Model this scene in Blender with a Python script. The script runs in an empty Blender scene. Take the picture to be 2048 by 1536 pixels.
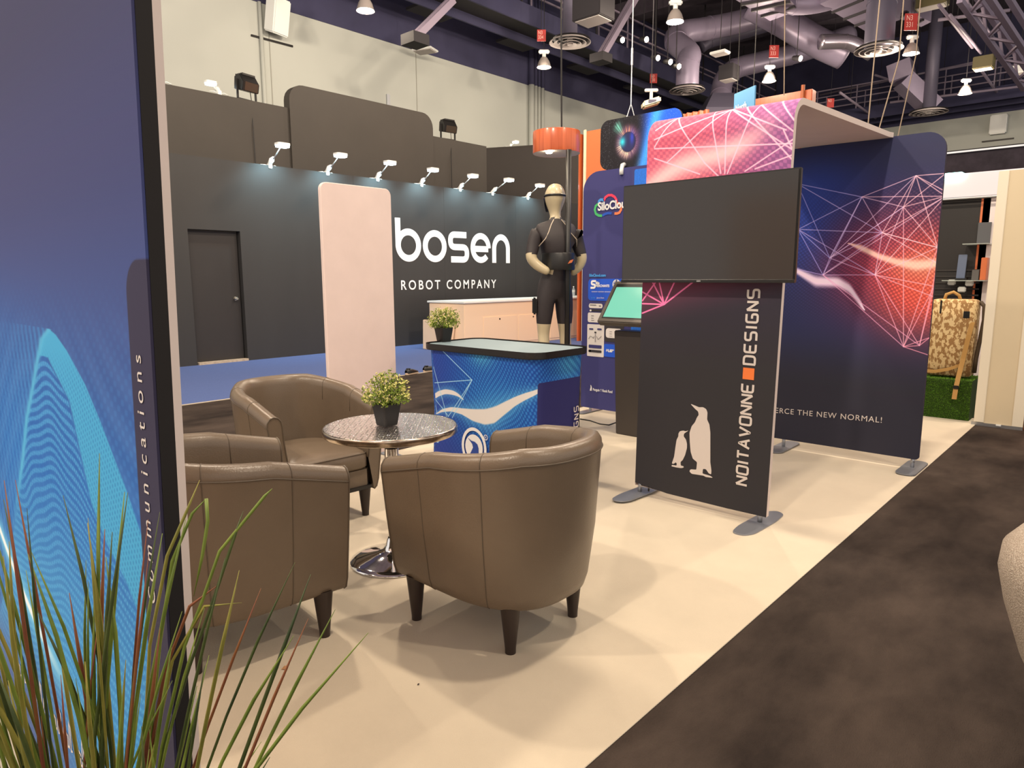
import bpy, bmesh, math, random
import numpy as np
from mathutils import Vector, Matrix
random.seed(7); rng = np.random.default_rng(7)
R = math.radians
scene = bpy.context.scene
COL = scene.collection

# ------------------------------------------------------------------ camera
F_PX, YAW, PITCH, ROLL, CAM_H = 1368.6, .74136, .15471, -.003707, 1.5
_fw = Vector((-math.sin(YAW)*math.cos(PITCH), math.cos(YAW)*math.cos(PITCH), -math.sin(PITCH)))
_r0 = Vector((math.cos(YAW), math.sin(YAW), 0)); _u0 = _r0.cross(_fw)
_r = _r0*math.cos(ROLL) + _u0*math.sin(ROLL); _u = -_r0*math.sin(ROLL) + _u0*math.cos(ROLL)
CAM = Vector((0, 0, CAM_H))
cd = bpy.data.cameras.new('camera'); cam = bpy.data.objects.new('camera', cd); COL.objects.link(cam)
cd.sensor_width = 36; cd.lens = 36*F_PX/2048; cd.clip_start = .05; cd.clip_end = 300
cam.matrix_world = Matrix(((_r.x, _u.x, -_fw.x, 0), (_r.y, _u.y, -_fw.y, 0), (_r.z, _u.z, -_fw.z, CAM_H), (0, 0, 0, 1)))
scene.camera = cam
def ray(px, py): return _fw + _r*((px-1024)/F_PX) - _u*((py-768)/F_PX)
def on_z(px, py, z=0.): d = ray(px, py); return CAM + d*((z-CAM_H)/d.z)
def on_x(px, py, x): d = ray(px, py); return CAM + d*(x/d.x)
def on_y(px, py, y): d = ray(px, py); return CAM + d*(y/d.y)
def at_d(px, py, dep): return CAM + ray(px, py)*dep        # depth along the view axis

# ------------------------------------------------------------------ light and exposure
vs = scene.view_settings
scene.display_settings.display_device = 'sRGB'
vs.view_transform = 'Standard'; vs.look = 'None'; vs.gamma = 1; vs.use_curve_mapping = False
vs.exposure = 0.12
w = bpy.data.worlds.new('world'); scene.world = w; w.use_nodes = True
bg = w.node_tree.nodes['Background']; bg.inputs[0].default_value = (1., .91, .83, 1); bg.inputs[1].default_value = .95
LAMP_Z = 8.0
def hall_light(x, y, power, col=(1., .83, .64), r=.16, z=LAMP_Z-.16):
    l = bpy.data.lights.new('high_bay_light', 'POINT'); l.energy = power*.30; l.color = col; l.shadow_soft_size = r
    o = bpy.data.objects.new('high_bay_light', l); COL.objects.link(o); o.location = (x, y, z); return o
# the hall's lamp grid: the six lamps in view and the ones of the same rows above and behind the camera
for (lx, ly, lp) in ((-14.75, 10.85, 330), (-14.36, 17.2, 420), (-9.56, 16.7, 1700), (-9.86, 23.4, 1700), (-5.73, 23.6, 1700), (-5.39, 29.7, 1700),
                     (-9.6, 10.2, 2000), (-5.6, 10.2, 3000), (-9.6, 3.6, 2000), (-5.6, 3.6, 2700), (-.9, 3.6, 3000), (-.9, 10.2, 2600), (-5.6, -3., 3200), (-.9, -3., 3800),
                     (-14.6, 3.6, 300), (3.6, 3.6, 2000)):
    hall_light(lx, ly, lp)

# ------------------------------------------------------------------ helpers: materials
def s2l(c): return tuple(((v/255.)/12.92 if v/255. <= .04045 else ((v/255.+.055)/1.055)**2.4) for v in c)
def M(name, rgb, rough=.6, metal=0., var=0., vscale=8., bump=0., bscale=200., emit=None, estr=0., rgb2=None, spec=None, coat=0., stretch=None, alpha=None, trans=0., sheen=0.):
    m = bpy.data.materials.new(name); m.use_nodes = True; nt = m.node_tree; b = nt.nodes['Principled BSDF']
    c = (*s2l(rgb), 1)
    b.inputs['Base Color'].default_value = c; b.inputs['Roughness'].default_value = rough; b.inputs['Metallic'].default_value = metal
    if spec is not None: b.inputs['Specular IOR Level'].default_value = spec
    if coat: b.inputs['Coat Weight'].default_value = coat; b.inputs['Coat Roughness'].default_value = .12
    if trans: b.inputs['Transmission Weight'].default_value = trans
    if sheen: b.inputs['Sheen Weight'].default_value = sheen
    if alpha is not None: b.inputs['Alpha'].default_value = alpha
    if emit: b.inputs['Emission Color'].default_value = (*s2l(emit), 1); b.inputs['Emission Strength'].default_value = estr
    tc = None
    def coords(sc):
        t = nt.nodes.new('ShaderNodeTexCoord'); mp = nt.nodes.new('ShaderNodeMapping'); nt.links.new(t.outputs['Object'], mp.inputs[0])
        mp.inputs['Scale'].default_value = [sc*k for k in (stretch or (1, 1, 1))]; return mp.outputs[0]
    if var or rgb2:
        n = nt.nodes.new('ShaderNodeTexNoise'); n.inputs['Scale'].default_value = 1; n.inputs['Detail'].default_value = 5; n.inputs['Roughness'].default_value = .6
        nt.links.new(coords(vscale), n.inputs['Vector'])
        rp = nt.nodes.new('ShaderNodeValToRGB'); rp.color_ramp.elements[0].position = .33; rp.color_ramp.elements[1].position = .67
        c2 = s2l(rgb2) if rgb2 else tuple(min(1, v*(1+var)) for v in c[:3]); c1 = c[:3] if rgb2 else tuple(v*(1-var) for v in c[:3])
        rp.color_ramp.elements[0].color = (*c1, 1); rp.color_ramp.elements[1].color = (*c2, 1)
        nt.links.new(n.outputs[0], rp.inputs[0]); nt.links.new(rp.outputs[0], b.inputs['Base Color'])
    if bump:
        n = nt.nodes.new('ShaderNodeTexNoise'); n.inputs['Scale'].default_value = 1; n.inputs['Detail'].default_value = 3
        nt.links.new(coords(bscale), n.inputs['Vector'])
        bp = nt.nodes.new('ShaderNodeBump'); bp.inputs['Strength'].default_value = bump; bp.inputs['Distance'].default_value = .01
        nt.links.new(n.outputs[0], bp.inputs['Height']); nt.links.new(bp.outputs[0], b.inputs['Normal'])
    return m
def M_print(name, img, rough=.75, bump_img=None, metal=0., spec=.3, interp='Linear', rgb=None, bstr=.3, bdist=.002):
    m = bpy.data.materials.new(name); m.use_nodes = True; nt = m.node_tree; b = nt.nodes['Principled BSDF']
    b.inputs['Roughness'].default_value = rough; b.inputs['Metallic'].default_value = metal; b.inputs['Specular IOR Level'].default_value = spec
    if img:
        t = nt.nodes.new('ShaderNodeTexImage'); t.image = img; t.interpolation = interp; t.extension = 'EXTEND'; nt.links.new(t.outputs[0], b.inputs['Base Color'])
    if rgb: b.inputs['Base Color'].default_value = (*s2l(rgb), 1)
    if bump_img:
        t = nt.nodes.new('ShaderNodeTexImage'); t.image = bump_img
        bp = nt.nodes.new('ShaderNodeBump'); bp.inputs['Strength'].default_value = bstr; bp.inputs['Distance'].default_value = bdist
        nt.links.new(t.outputs[0], bp.inputs['Height']); nt.links.new(bp.outputs[0], b.inputs['Normal'])
    return m

# ------------------------------------------------------------------ helpers: painted flat prints (procedural, made here with numpy)
class Canvas:
    """a flat print in metres: u to the right, v up; colours 0..255"""
    def __init__(s, u0, v0, u1, v1, ppm, base=(0, 0, 0)):
        s.b = (u0, v0, u1, v1); s.w = max(4, int((u1-u0)*ppm)); s.h = max(4, int((v1-v0)*ppm)); s.ppm = ppm
        s.U, s.V = np.meshgrid(u0+(np.arange(s.w)+.5)/ppm, v0+(np.arange(s.h)+.5)/ppm)
        s.A = np.zeros((s.h, s.w, 3)); s.A[:] = base
    def mix(s, mask, col):
        m = np.clip(mask, 0, 1)[..., None]; s.A = s.A*(1-m) + np.asarray(col, float)*m
    def sub(s, u0, v0, u1, v1):
        i0 = int(np.clip((u0-s.b[0])*s.ppm, 0, s.w)); i1 = int(np.clip((u1-s.b[0])*s.ppm+1, 0, s.w))
        j0 = int(np.clip((v0-s.b[1])*s.ppm, 0, s.h)); j1 = int(np.clip((v1-s.b[1])*s.ppm+1, 0, s.h)); return slice(j0, j1), slice(i0, i1)
    def line(s, a, b, wd, col, al=1.):
        aa = 1.2/s.ppm; p = wd+2*aa
        sl = s.sub(min(a[0], b[0])-p, min(a[1], b[1])-p, max(a[0], b[0])+p, max(a[1], b[1])+p)
        U, V = s.U[sl], s.V[sl]
        if U.size == 0: return
        d = np.array(b, float)-np.array(a, float); L = d@d+1e-12
        t = np.clip(((U-a[0])*d[0]+(V-a[1])*d[1])/L, 0, 1)
        D = np.hypot(U-a[0]-t*d[0], V-a[1]-t*d[1]); m = (np.clip((wd/2-D)/aa+.5, 0, 1)*al)[..., None]
        s.A[sl] = s.A[sl]*(1-m) + np.asarray(col, float)*m
    def rrect(s, u0, v0, u1, v1, r, col, al=1.):
        sl = s.sub(u0, v0, u1, v1); U, V = s.U[sl], s.V[sl]
        if U.size == 0: return
        qx = np.maximum(np.abs(U-(u0+u1)/2)-(u1-u0)/2+r, 0); qy = np.maximum(np.abs(V-(v0+v1)/2)-(v1-v0)/2+r, 0)
        m = (np.clip((r-np.hypot(qx, qy))*s.ppm+.5, 0, 1)*al)[..., None]; s.A[sl] = s.A[sl]*(1-m)+np.asarray(col, float)*m
    def image(s, name, gain=1.):
        im = bpy.data.images.new(name, s.w, s.h); px = np.ones((s.h, s.w, 4), np.float32); px[..., :3] = np.clip(s.A*gain/255., 0, 1)
        im.pixels.foreach_set(px.ravel()); im.update(); im.pack(); return im
def sst(a, b, x): t = np.clip((x-a)/(b-a), 0, 1); return t*t*(3-2*t)
def dots(p, q, lo=.1, hi=.5): return sst(lo, hi, np.cos(2*np.pi*p)*np.cos(2*np.pi*q)*.5+.5 - .35)

# ------------------------------------------------------------------ helpers: meshes
class MB:
    def __init__(s): s.v = []; s.f = []
    def add(s, vs, fs): o = len(s.v); s.v += [tuple(p) for p in vs]; s.f += [tuple(i+o for i in f) for f in fs]; return s
    def box(s, a, b):
        x0, y0, z0 = a; x1, y1, z1 = b
        return s.add([(x0, y0, z0), (x1, y0, z0), (x1, y1, z0), (x0, y1, z0), (x0, y0, z1), (x1, y0, z1), (x1, y1, z1), (x0, y1, z1)],
                     [(3, 2, 1, 0), (4, 5, 6, 7), (0, 1, 5, 4), (1, 2, 6, 5), (2, 3, 7, 6), (3, 0, 4, 7)])
    def obox(s, c, ax, ay, az):
        c, ax, ay, az = map(Vector, (c, ax, ay, az)); vs = [c+ax*i+ay*j+az*k for k in (-1, 1) for j in (-1, 1) for i in (-1, 1)]
        return s.add(vs, [(0, 2, 3, 1), (4, 5, 7, 6), (0, 1, 5, 4), (2, 6, 7, 3), (0, 4, 6, 2), (1, 3, 7, 5)])
    def bar(s, a, b, w, h=None, up=(0, 0, 1)):
        a, b = Vector(a), Vector(b); d = (b-a); n = d.normalized(); u = Vector(up)
        if abs(n.dot(u)) > .98: u = Vector((1, 0, 0))
        sd = n.cross(u).normalized(); u2 = sd.cross(n)
        return s.obox((a+b)/2, d/2, sd*w/2, u2*(h or w)/2)
    def tube(s, pts, r, n=8, cap=True, closed=False):
        pts = [Vector(p) for p in pts]; m = len(pts); rs = r if hasattr(r, '__len__') else [r]*m
        o = len(s.v); prev = None
        for i, p in enumerate(pts):
            if closed: d = pts[(i+1) % m]-pts[i-1]
            else: d = pts[min(i+1, m-1)]-pts[max(i-1, 0)]
            d.normalize()
            if prev is None:
                q = Vector((0, 0, 1)) if abs(d.z) < .9 else Vector((1, 0, 0)); x = d.cross(q).normalized()
            else: x = (prev - d*prev.dot(d)).normalized()
            prev = x; y = d.cross(x)
            for k in range(n): a = 2*math.pi*k/n; s.v.append(tuple(p+(x*math.cos(a)+y*math.sin(a))*rs[i]))
        for i in range(m if closed else m-1):
            for k in range(n):
                a = o+i*n+k; b = o+i*n+(k+1) % n; c2 = o+((i+1) % m)*n; s.f.append((a, b, c2+(k+1) % n, c2+k))
        if cap and not closed: s.f.append(tuple(o+k for k in range(n))[::-1]); s.f.append(tuple(o+(m-1)*n+k for k in range(n)))
        return s
    def lathe(s, prof, n=32, c=(0, 0, 0), cap0=True, cap1=True, sq=None):
        o = len(s.v); c = Vector(c)
        for (r, z) in prof:
            for k in range(n):
                a = 2*math.pi*k/n; s.v.append((c.x+r*math.cos(a), c.y+r*math.sin(a), c.z+z))
        for i in range(len(prof)-1):
            for k in range(n): a = o+i*n; s.f.append((a+k, a+(k+1) % n, a+n+(k+1) % n, a+n+k))
        if cap0: s.f.append(tuple(o+k for k in range(n))[::-1])
        if cap1: s.f.append(tuple(o+(len(prof)-1)*n+k for k in range(n)))
        return s
    def prism(s, poly, o, u, v, n, front=True, back=True, side=True):
        """poly (2d) in the frame o+u*x+v*y, thickness along vector n (front at o, back at o+n); u x v = -n direction for outward front"""
        o, u, v, n = map(Vector, (o, u, v, n)); m = len(poly); F = [o+u*x+v*y for x, y in poly]; B = [p+n for p in F]
        fs = []
        if front: fs.append(tuple(range(m)))
        if back: fs.append(tuple(range(m, 2*m))[::-1])
        if side: fs += [((i+1) % m, i, m+i, m+(i+1) % m) for i in range(m)]
        return s.add(F+B, fs)
    def ribbon(s, pts, wd, o, u, v, closed=False, lift=0):
        """flat stroke of width wd in the frame"""
        o, u, v = map(Vector, (o, u, v)); P = [Vector((p[0], p[1])) for p in pts]; m = len(P); L = []; Rr = []
        for i, p in enumerate(P):
            if closed: d0 = (p-P[i-1]); d1 = (P[(i+1) % m]-p)
            else: d0 = p-P[i-1] if i else P[1]-p; d1 = P[i+1]-p if i < m-1 else d0
            d0 = d0.normalized(); d1 = d1.normalized(); n0 = Vector((-d0.y, d0.x)); n1 = Vector((-d1.y, d1.x)); nn = n0+n1
            if nn.length < 1e-4: nn = n0
            nn.normalize(); k = min(1/max(.35, nn.dot(n0)), 2.2)
            L.append(p+nn*wd/2*k); Rr.append(p-nn*wd/2*k)
        vs = [o+u*q.x+v*q.y for q in L]+[o+u*q.x+v*q.y for q in Rr]
        return s.add(vs, [(i, m+i, m+(i+1) % m, (i+1) % m) for i in range(m if closed else m-1)])
    def build(s, name, mat, parent=None, smooth=False, bevel=0, seg=2, uv=None, kind=None, loc=None, rz=0., auto=None):
        me = bpy.data.meshes.new(name); me.from_pydata(s.v, [], s.f); me.update()
        if bevel:
            bm = bmesh.new(); bm.from_mesh(me); bmesh.ops.bevel(bm, geom=list(bm.edges), offset=bevel, segments=seg, affect='EDGES', clamp_overlap=True)
            bm.to_mesh(me); bm.free()
        if smooth or auto:
            me.polygons.foreach_set('use_smooth', [True]*len(me.polygons))
            if auto: me.set_sharp_from_angle(angle=R(auto))
        if uv:
            l = me.uv_layers.new(name='UVMap')
            for p in me.polygons:
                for li in p.loop_indices: l.data[li].uv = uv(me.vertices[me.loops[li].vertex_index].co)
        for mm in (mat if isinstance(mat, (list, tuple)) else [mat]): me.materials.append(mm)
        o = bpy.data.objects.new(name, me); COL.objects.link(o)
        if parent is not None: o.parent = parent
        if kind: o['kind'] = kind
        if loc: o.location = loc
        o.rotation_euler.z = rz
        return o
def tag(o, label=None, cat=None, group=None, kind=None):
    if label: o['label'] = label
    if cat: o['category'] = cat
    if group: o['group'] = group
    if kind: o['kind'] = kind
    return o
def thing(name, label, cat, loc=(0, 0, 0), rz=0., group=None):
    o = bpy.data.objects.new(name, None); COL.objects.link(o); o.location = loc; o.rotation_euler.z = rz; o.empty_display_size = .05
    return tag(o, label, cat, group)
def local(root, pts): # world -> local of a thing that is only translated
    return [Vector(p)-Vector(root.location) for p in pts]
def copy_tree(o, parent=None):
    c = o.copy(); COL.objects.link(c); c.parent = parent
    for ch in list(o.children): copy_tree(ch, c)
    return c
def rrect(x0, y0, x1, y1, r, n=6):
    rs = r if hasattr(r, '__len__') else [r]*4; out = []
    for (cx, cy, a0, rr) in ((x1-rs[0], y0+rs[0], -90, rs[0]), (x1-rs[1], y1-rs[1], 0, rs[1]), (x0+rs[2], y1-rs[2], 90, rs[2]), (x0+rs[3], y0+rs[3], 180, rs[3])):
        if rr <= 1e-6: out.append((cx, cy)); continue
        for k in range(n+1): a = R(a0+90*k/n); out.append((cx+rr*math.cos(a), cy+rr*math.sin(a)))
    return out
def arc(cx, cy, rx, ry, a0, a1, n=24): return [(cx+rx*math.cos(R(a0+(a1-a0)*k/n)), cy+ry*math.sin(R(a0+(a1-a0)*k/n))) for k in range(n+1)]
def fillet(pts, r, n=5, closed=False):
    out = []; m = len(pts)
    for i, p in enumerate(pts):
        if not closed and i in (0, m-1): out.append(p); continue
        a, b, c = Vector(pts[i-1]), Vector(p), Vector(pts[(i+1) % m]); d0 = a-b; d1 = c-b; rr = min(r, d0.length*.49, d1.length*.49)
        p0 = b+d0.normalized()*rr; p1 = b+d1.normalized()*rr
        for k in range(n+1): t = k/n; q = p0*(1-t)**2+b*2*t*(1-t)+p1*t*t; out.append((q.x, q.y))
    return out
def text_part(name, s, size, o, u, v, mat, parent, align='LEFT', bold=0., sx=1., spacing=1., shear=0., label=None, split=False):
    """flat lettering from Blender's own font, laid in the frame o,u,v"""
    cu = bpy.data.curves.new('lettering', 'FONT'); cu.body = s; cu.size = size; cu.align_x = align; cu.offset = bold; cu.space_character = spacing; cu.shear = shear
    t = bpy.data.objects.new('lettering', cu); COL.objects.link(t)
    dg = bpy.context.evaluated_depsgraph_get(); me = bpy.data.meshes.new_from_object(t.evaluated_get(dg))
    bpy.data.objects.remove(t); bpy.data.curves.remove(cu)
    o, u, v = map(Vector, (o, u, v))
    vs = [o+u*(q.co.x*sx)+v*q.co.y for q in me.vertices]; fs = [tuple(p.vertices) for p in me.polygons]; bpy.data.meshes.remove(me)
    if not split:
        ob = MB().add(vs, fs).build(name, mat, parent)
        if len(s) > 1: ob['kind'] = 'stuff'
        if label: ob['label'] = label
        return ob
    # one object for each letter: islands of faces, joined where they overlap along the line (dots of i)
    par = list(range(len(vs)))
    def fd(i):
        while par[i] != i: par[i] = par[par[i]]; i = par[i]
        return i
    for f in fs:
        for k in f[1:]: par[fd(k)] = fd(f[0])
    isl = {}
    for f in fs: isl.setdefault(fd(f[0]), []).append(f)
    ul = u.normalized(); rows = []
    for ff in isl.values():
        xs = [(vs[k]-o).dot(ul) for f in ff for k in f]; rows.append([min(xs), max(xs), ff])
    rows.sort(key=lambda r_: r_[0]); grp = []
    for r_ in rows:
        if grp and r_[0] < grp[-1][1]-1e-4: grp[-1][1] = max(grp[-1][1], r_[1]); grp[-1][2] = grp[-1][2]+r_[2]
        else: grp.append(r_)
    for g_ in grp:
        ids = sorted({k for f in g_[2] for k in f}); mp = {k: i for i, k in enumerate(ids)}
        ob = MB().add([vs[k] for k in ids], [tuple(mp[k] for k in f) for f in g_[2]]).build('letter', mat, parent)
    return ob

# ------------------------------------------------------------------ materials
m_white_carpet = M('cream_carpet', (204, 192, 171), .95, var=.045, vscale=2.2, bump=.25, bscale=420, sheen=.15)
m_black_carpet = M('black_carpet', (40, 34, 32), .92, rgb2=(76, 66, 60), vscale=2.4, bump=.6, bscale=260, stretch=(1, .45, 1), spec=.12)
m_blue_carpet = M('blue_carpet', (76, 96, 150), .95, var=.12, vscale=90, bump=.4, bscale=300)
m_hall_wall = M('hall_wall_paint', (178, 181, 175), .85, var=.015, vscale=.6)
m_navy = M('navy_ceiling_paint', (56, 55, 84), .85, var=.10, vscale=1.2)
m_ceil = M('dark_ceiling_deck', (72, 64, 74), .9, var=.25, vscale=1.5)
m_black_wall = M('charcoal_wall_paint', (47, 46, 46), .62, var=.07, vscale=1.3, stretch=(1, 1, .25))
m_brown_wall = M('dark_brown_wall_paint', (56, 51, 46), .7, var=.06, vscale=1.1)
m_white_pl = M('white_plastic', (226, 228, 226), .45)
m_white_ink = M('white_vinyl', (232, 232, 234), .55)
m_silver_ink = M('pale_grey_ink', (214, 204, 198), .7)
m_black_pl = M('black_plastic', (22, 21, 21), .4)
m_dark_metal = M('dark_metal', (40, 38, 38), .45, metal=.6)
m_alu = M('brushed_aluminium', (176, 178, 182), .32, metal=.85)
m_chrome = M('chrome', (230, 230, 232), .06, metal=1.)
m_steel = M('door_steel', (200, 196, 186), .25, metal=1.)
m_led_cool = M('cool_led', (255, 255, 255), .4, emit=(214, 240, 255), estr=14)
m_led_warm = M('warm_lamp_glow', (255, 255, 255), .4, emit=(255, 236, 200), estr=40)
m_orange = M('orange_laminate', (182, 82, 42), .28, rgb2=(212, 108, 62), vscale=3., stretch=(14, 14, .35), coat=.3)
m_orange_flat = M('orange_panel', (206, 112, 66), .4, var=.05, vscale=1.2)
m_peach = M('warm_lit_white_laminate', (240, 212, 182), .4)  # white laminate; the warm light falling on it is tinted into this peach base

# ------------------------------------------------------------------ the setting: floor, carpets, hall shell
def struct(name, mb, mat, label=None, **k):
    return tag(mb.build(name, mat, **k), label, kind='structure')
struct('floor', MB().box((-30, -6, -.1), (12, 60, 0)), m_black_carpet, 'black pile carpet of the aisles and hall floor')
struct('floor_cream_carpet', MB().box((-4.68, -2.5, 0), (-1.123, 8.55, .006)), m_white_carpet, 'cream pile carpet under the lounge booth', bevel=.002, seg=1)
struct('floor_blue_carpet', MB().box((-13., -2, 0), (-8.34, 19, .005)), m_blue_carpet, 'blue carpet strip before the charcoal booth wall')
struct('floor_carpet_joint', MB().box((-8.355, -2, 0), (-8.325, 19, .008)), M('pale_edge_tape', (196, 184, 166), .8), 'pale tape along the blue carpet edge')
HX, HZ, HY, TOPZ = -18., 8.69, 39., 13.
struct('wall_left', MB().box((HX-.3, -6, 0), (HX, HY+.3, HZ)), m_hall_wall, 'pale grey painted hall wall')
struct('wall_left_upper', MB().box((HX-.3, -6, HZ), (HX+.02, HY+.3, TOPZ)), m_navy, 'navy painted upper part of the hall wall')
struct('wall_back', MB().box((HX, HY, 7.35), (12, HY+.3, 8.8)), m_hall_wall, 'pale band of the far hall wall')
struct('wall_back_upper', MB().box((HX, HY-.02, 8.8), (12, HY+.3, TOPZ)), m_navy, 'navy upper part of the far hall wall')
struct('wall_back_lower', MB().box((HX, HY+1.2, 0), (12, HY+1.5, 7.4)), m_ceil, 'dark opening under the pale band of the far wall')
struct('ceiling', MB().box((HX-.3, -6, TOPZ), (12, HY+2, TOPZ+.2)), m_ceil, 'dark open deck of the hall ceiling')
for i, (px, py) in enumerate(((545, 200), (832, 130))):
    y = on_x(px, py, HX).y; struct('trim_%d' % (i+1), MB().box((HX, y-.012, 0), (HX+.012, y+.012, HZ)), M('wall_joint', (150, 150, 142), .8), 'thin vertical joint in the grey hall wall')

# ------------------------------------------------------------------ robot company booth: front wall with door and lettering
BX, BZ = -12.03, 3.54
t = thing('exhibit_wall', 'long charcoal booth wall with white lettering and a flush door', 'wall', (BX, 9, 0))
def bw(y0, y1, z0, z1): return MB().box((-.16, y0-9, z0), (0, y1-9, z1))
yA = 2.5
for (y0, y1, z0, z1) in ((yA, 5.03, 0, BZ), (5.03, 5.95, 2.33, BZ), (5.95, 8.4, 0, BZ), (8.4, 10.85, 0, BZ), (10.85, 13.3, 0, BZ), (13.3, 16.3, 0, BZ)):
    bw(y0, y1-(.003 if y1 > 6 else 0), z0, z1).build('wall_panel', m_black_wall, t)
d = MB().box((-.14, 5.03-9+.012, .04), (-.10, 5.95-9-.02, 2.318)).build('door', M('charcoal_door', (42, 38, 37), .6, var=.05, vscale=2), t, bevel=.003, seg=1)
kp = Vector(on_x(477, 597, BX-.1)); ky, kz = 5.83-9, kp.z
kn = MB(); kn.tube([(-.10, ky, kz), (-.085, ky, kz)], .035, 16); kn.tube([(-.09, ky, kz), (-.055, ky, kz), (-.05, ky, kz), (-.025, ky, kz), (-.01, ky, kz)], [.012, .012, .024, .032, .02], 16)
kn.build('knob', m_steel, d, auto=40)
MB().box((-.09, 5.05-9, 0), (.03, 5.95-9, .045)).build('door_sill', M('worn_sill', (176, 160, 140), .7, var=.2, vscale=20), t)
# lettering: strokes built by hand
def letters(name, glyphs, x, adv, sz, wd, o, u, v, mat, parent, lift):
    o = Vector(o)+Vector(lift)
    for g in glyphs:
        strokes, w = g; mb = MB()
        for k_, (pts, cl) in enumerate(strokes): mb.ribbon([(x+p[0]*sz, p[1]*sz) for p in pts], wd, o+Vector(lift)*.35*k_, u, v, closed=cl)
        x += w*sz+adv; ob = mb.build('letter', mat, parent)
    return ob
def scl(st, sx, dx=0): return [([(p[0]*sx+dx, p[1]) for p in pts], c) for pts, c in st]
ell = lambda a0=0, a1=360, rx=.5, n=40: arc(rx, .5, rx, .5, a0, a1, n)
h = .79
gb = ([(ell()[:-1], True), ([(0, 1.50), (0, .5)], False)], 1.0)
go = ([(ell()[:-1], True)], 1.0)
gs = ([(fillet([(.9, 1), (0, 1), (0, .5), (.92, .5), (.92, 0), (0.02, 0)], .24, 8), False)], .92)
ge = ([(arc(.48, .5, .48, .5, 0, 318, 40), False), ([(.02, .46), (.93, .46)], False)], .96)
gn = ([(([(0, -.11)] + arc(.44, .5, .44, .5, 180, 0, 20) + [(.88, -.11)]), False)], .88)
zb = 1.92
p0 = on_x(797, 520, BX)
letters('lettering', [gb, go, gs, ge, gn], p0.y-9, .195, .572, .145, (0, 0, zb), (0, 1, 0), (0, 0, 1), m_white_ink, t, (.004, 0, 0))
text_part('lettering', 'ROBOT COMPANY', .29, (.004, on_x(801, 578, BX).y-9, 1.24), (0, 1, 0), (0, 0, 1), m_white_ink, t, bold=.004, spacing=1.42, sx=.94, split=True)

# taller brown back wall of the same booth with a raised rounded sign
TX, TZ = -13.2, 4.92
t = thing('exhibit_back_wall', 'tall dark brown back wall with a raised rounded centre behind the charcoal wall', 'wall', (TX, 9, 0))
MB().box((-.15, 3.2-9, 0), (0, 13.45-9, TZ)).build('wall_panel', m_brown_wall, t)
MB().prism(rrect(7.72-9, 3.7, 11.55-9, 5.40, [0, .32, .32, 0]), (.05, 0, 0), (0, 1, 0), (0, 0, 1), (-.22, 0, 0)).build('raised_sign', m_brown_wall, t)
p = on_x(780, 202, TX); MB().box((-.1, p.y-9-.04, p.z-.2), (-.04, p.y-9+.04, p.z+.16)).build('upright_bracket', m_alu, t, bevel=.005)

SZ = 5.6; a = on_z(973, 298, SZ); e = on_z(1185, 285, SZ); dv = Vector((e.x-a.x, e.y-a.y, 0)); nrm = Vector((dv.y, -dv.x, 0)).normalized()*.075
t = thing('exhibit_side_wall', 'dark brown angled side wall right of the tall back wall', 'wall', (a.x, a.y, 0))
MB().obox(dv/2+Vector((0, 0, SZ/2)), dv/2, nrm, (0, 0, SZ/2)).build('wall_panel', M('dark_brown_wall_paint_b', (52, 46, 43), .7, var=.06, vscale=1.1), t)
MB().obox(dv/2+Vector((0, 0, SZ)), dv/2, nrm*1.1, (0, 0, .02)).build('top_cap', m_brown_wall, t)

# clamp-on arm lights along the charcoal wall
def arm_light(base, head, label, size=.75, lit=True, group='arm lights on the charcoal wall'):
    t = thing('arm_light', label, 'lamp', base, group=group); h = Vector(head)-Vector(base); el = h*.33; up = Vector((0, 0, 1))
    MB().box((-.06, -.035, -.06), (.045, .035, .03)).build('clamp', m_white_pl, t, bevel=.01)
    MB().tube([(0, 0, .02), el*.6+up*.03, el+up*.03], [.035, .05, .018], 10).build('bracket', m_white_pl, t, auto=50)
    MB().tube([el, h], .011, 8).build('arm', m_white_pl, t, smooth=True)
    hd = MB(); hd.prism(rrect(-.09*size, -.16*size, .17*size, .16*size, .07*size), h+Vector((0, 0, .0)), (1, 0, 0), (0, -1, 0), (0, 0, .035)); hd.build('lamp_head', m_white_pl, t)
    MB().prism(rrect(-.075*size, -.145*size, .155*size, .145*size, .06*size), h+Vector((0, 0, -.034)), (1, 0, 0), (0, -1, 0), (0, 0, .033)).build('led_lens', m_led_cool, t)
    cb = MB(); cb.tube([(.0, .03, -.02), (.0, .10, -.0), (.0, .16, -.02), (-.05, .2, -.01)], .009, 6); cb.tube([(.0, -.03, -.02), (.0, -.09, .0), (-.04, -.16, 0)], .009, 6); cb.build('cable', m_white_pl, t, smooth=True)
    if lit:
        l = bpy.data.lights.new('arm_light_beam', 'SPOT'); l.energy = 110; l.color = (.52, .88, 1.); l.spot_size = R(120); l.spot_blend = .9; l.shadow_soft_size = .08
        o = bpy.data.objects.new('arm_light_beam', l); COL.objects.link(o); o.location = Vector(head)+Vector((.04, 0, -.05)); o.rotation_euler = (Vector((-.55, 0, -1))).to_track_quat('-Z', 'Y').to_euler()
AL = (((540, 325), (563, 291)), ((655, 342), (679, 311)), ((755, 355), (778, 326)), ((843, 369), (864, 340)), ((920, 377), (944, 352)), ((985, 388), (1016, 360)), ((1055, 394), (1078, 371)))
ordn = ('above the door, leftmost of the row', 'second from the left in the row', 'third from the left in the row', 'fourth of the seven in the row', 'third from the right in the row', 'second from the right in the row', 'rightmost of the row, beside the mannequin head')
for (b_, h_), od in zip(AL, ordn):
    y = on_x(*b_, BX).y; hd = on_y(*h_, y)
    arm_light((BX-.02, y, BZ+.005), (min(hd.x, BX+.95), y, hd.z), 'white clamp-on LED arm light on charcoal wall, ' + od)
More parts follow.
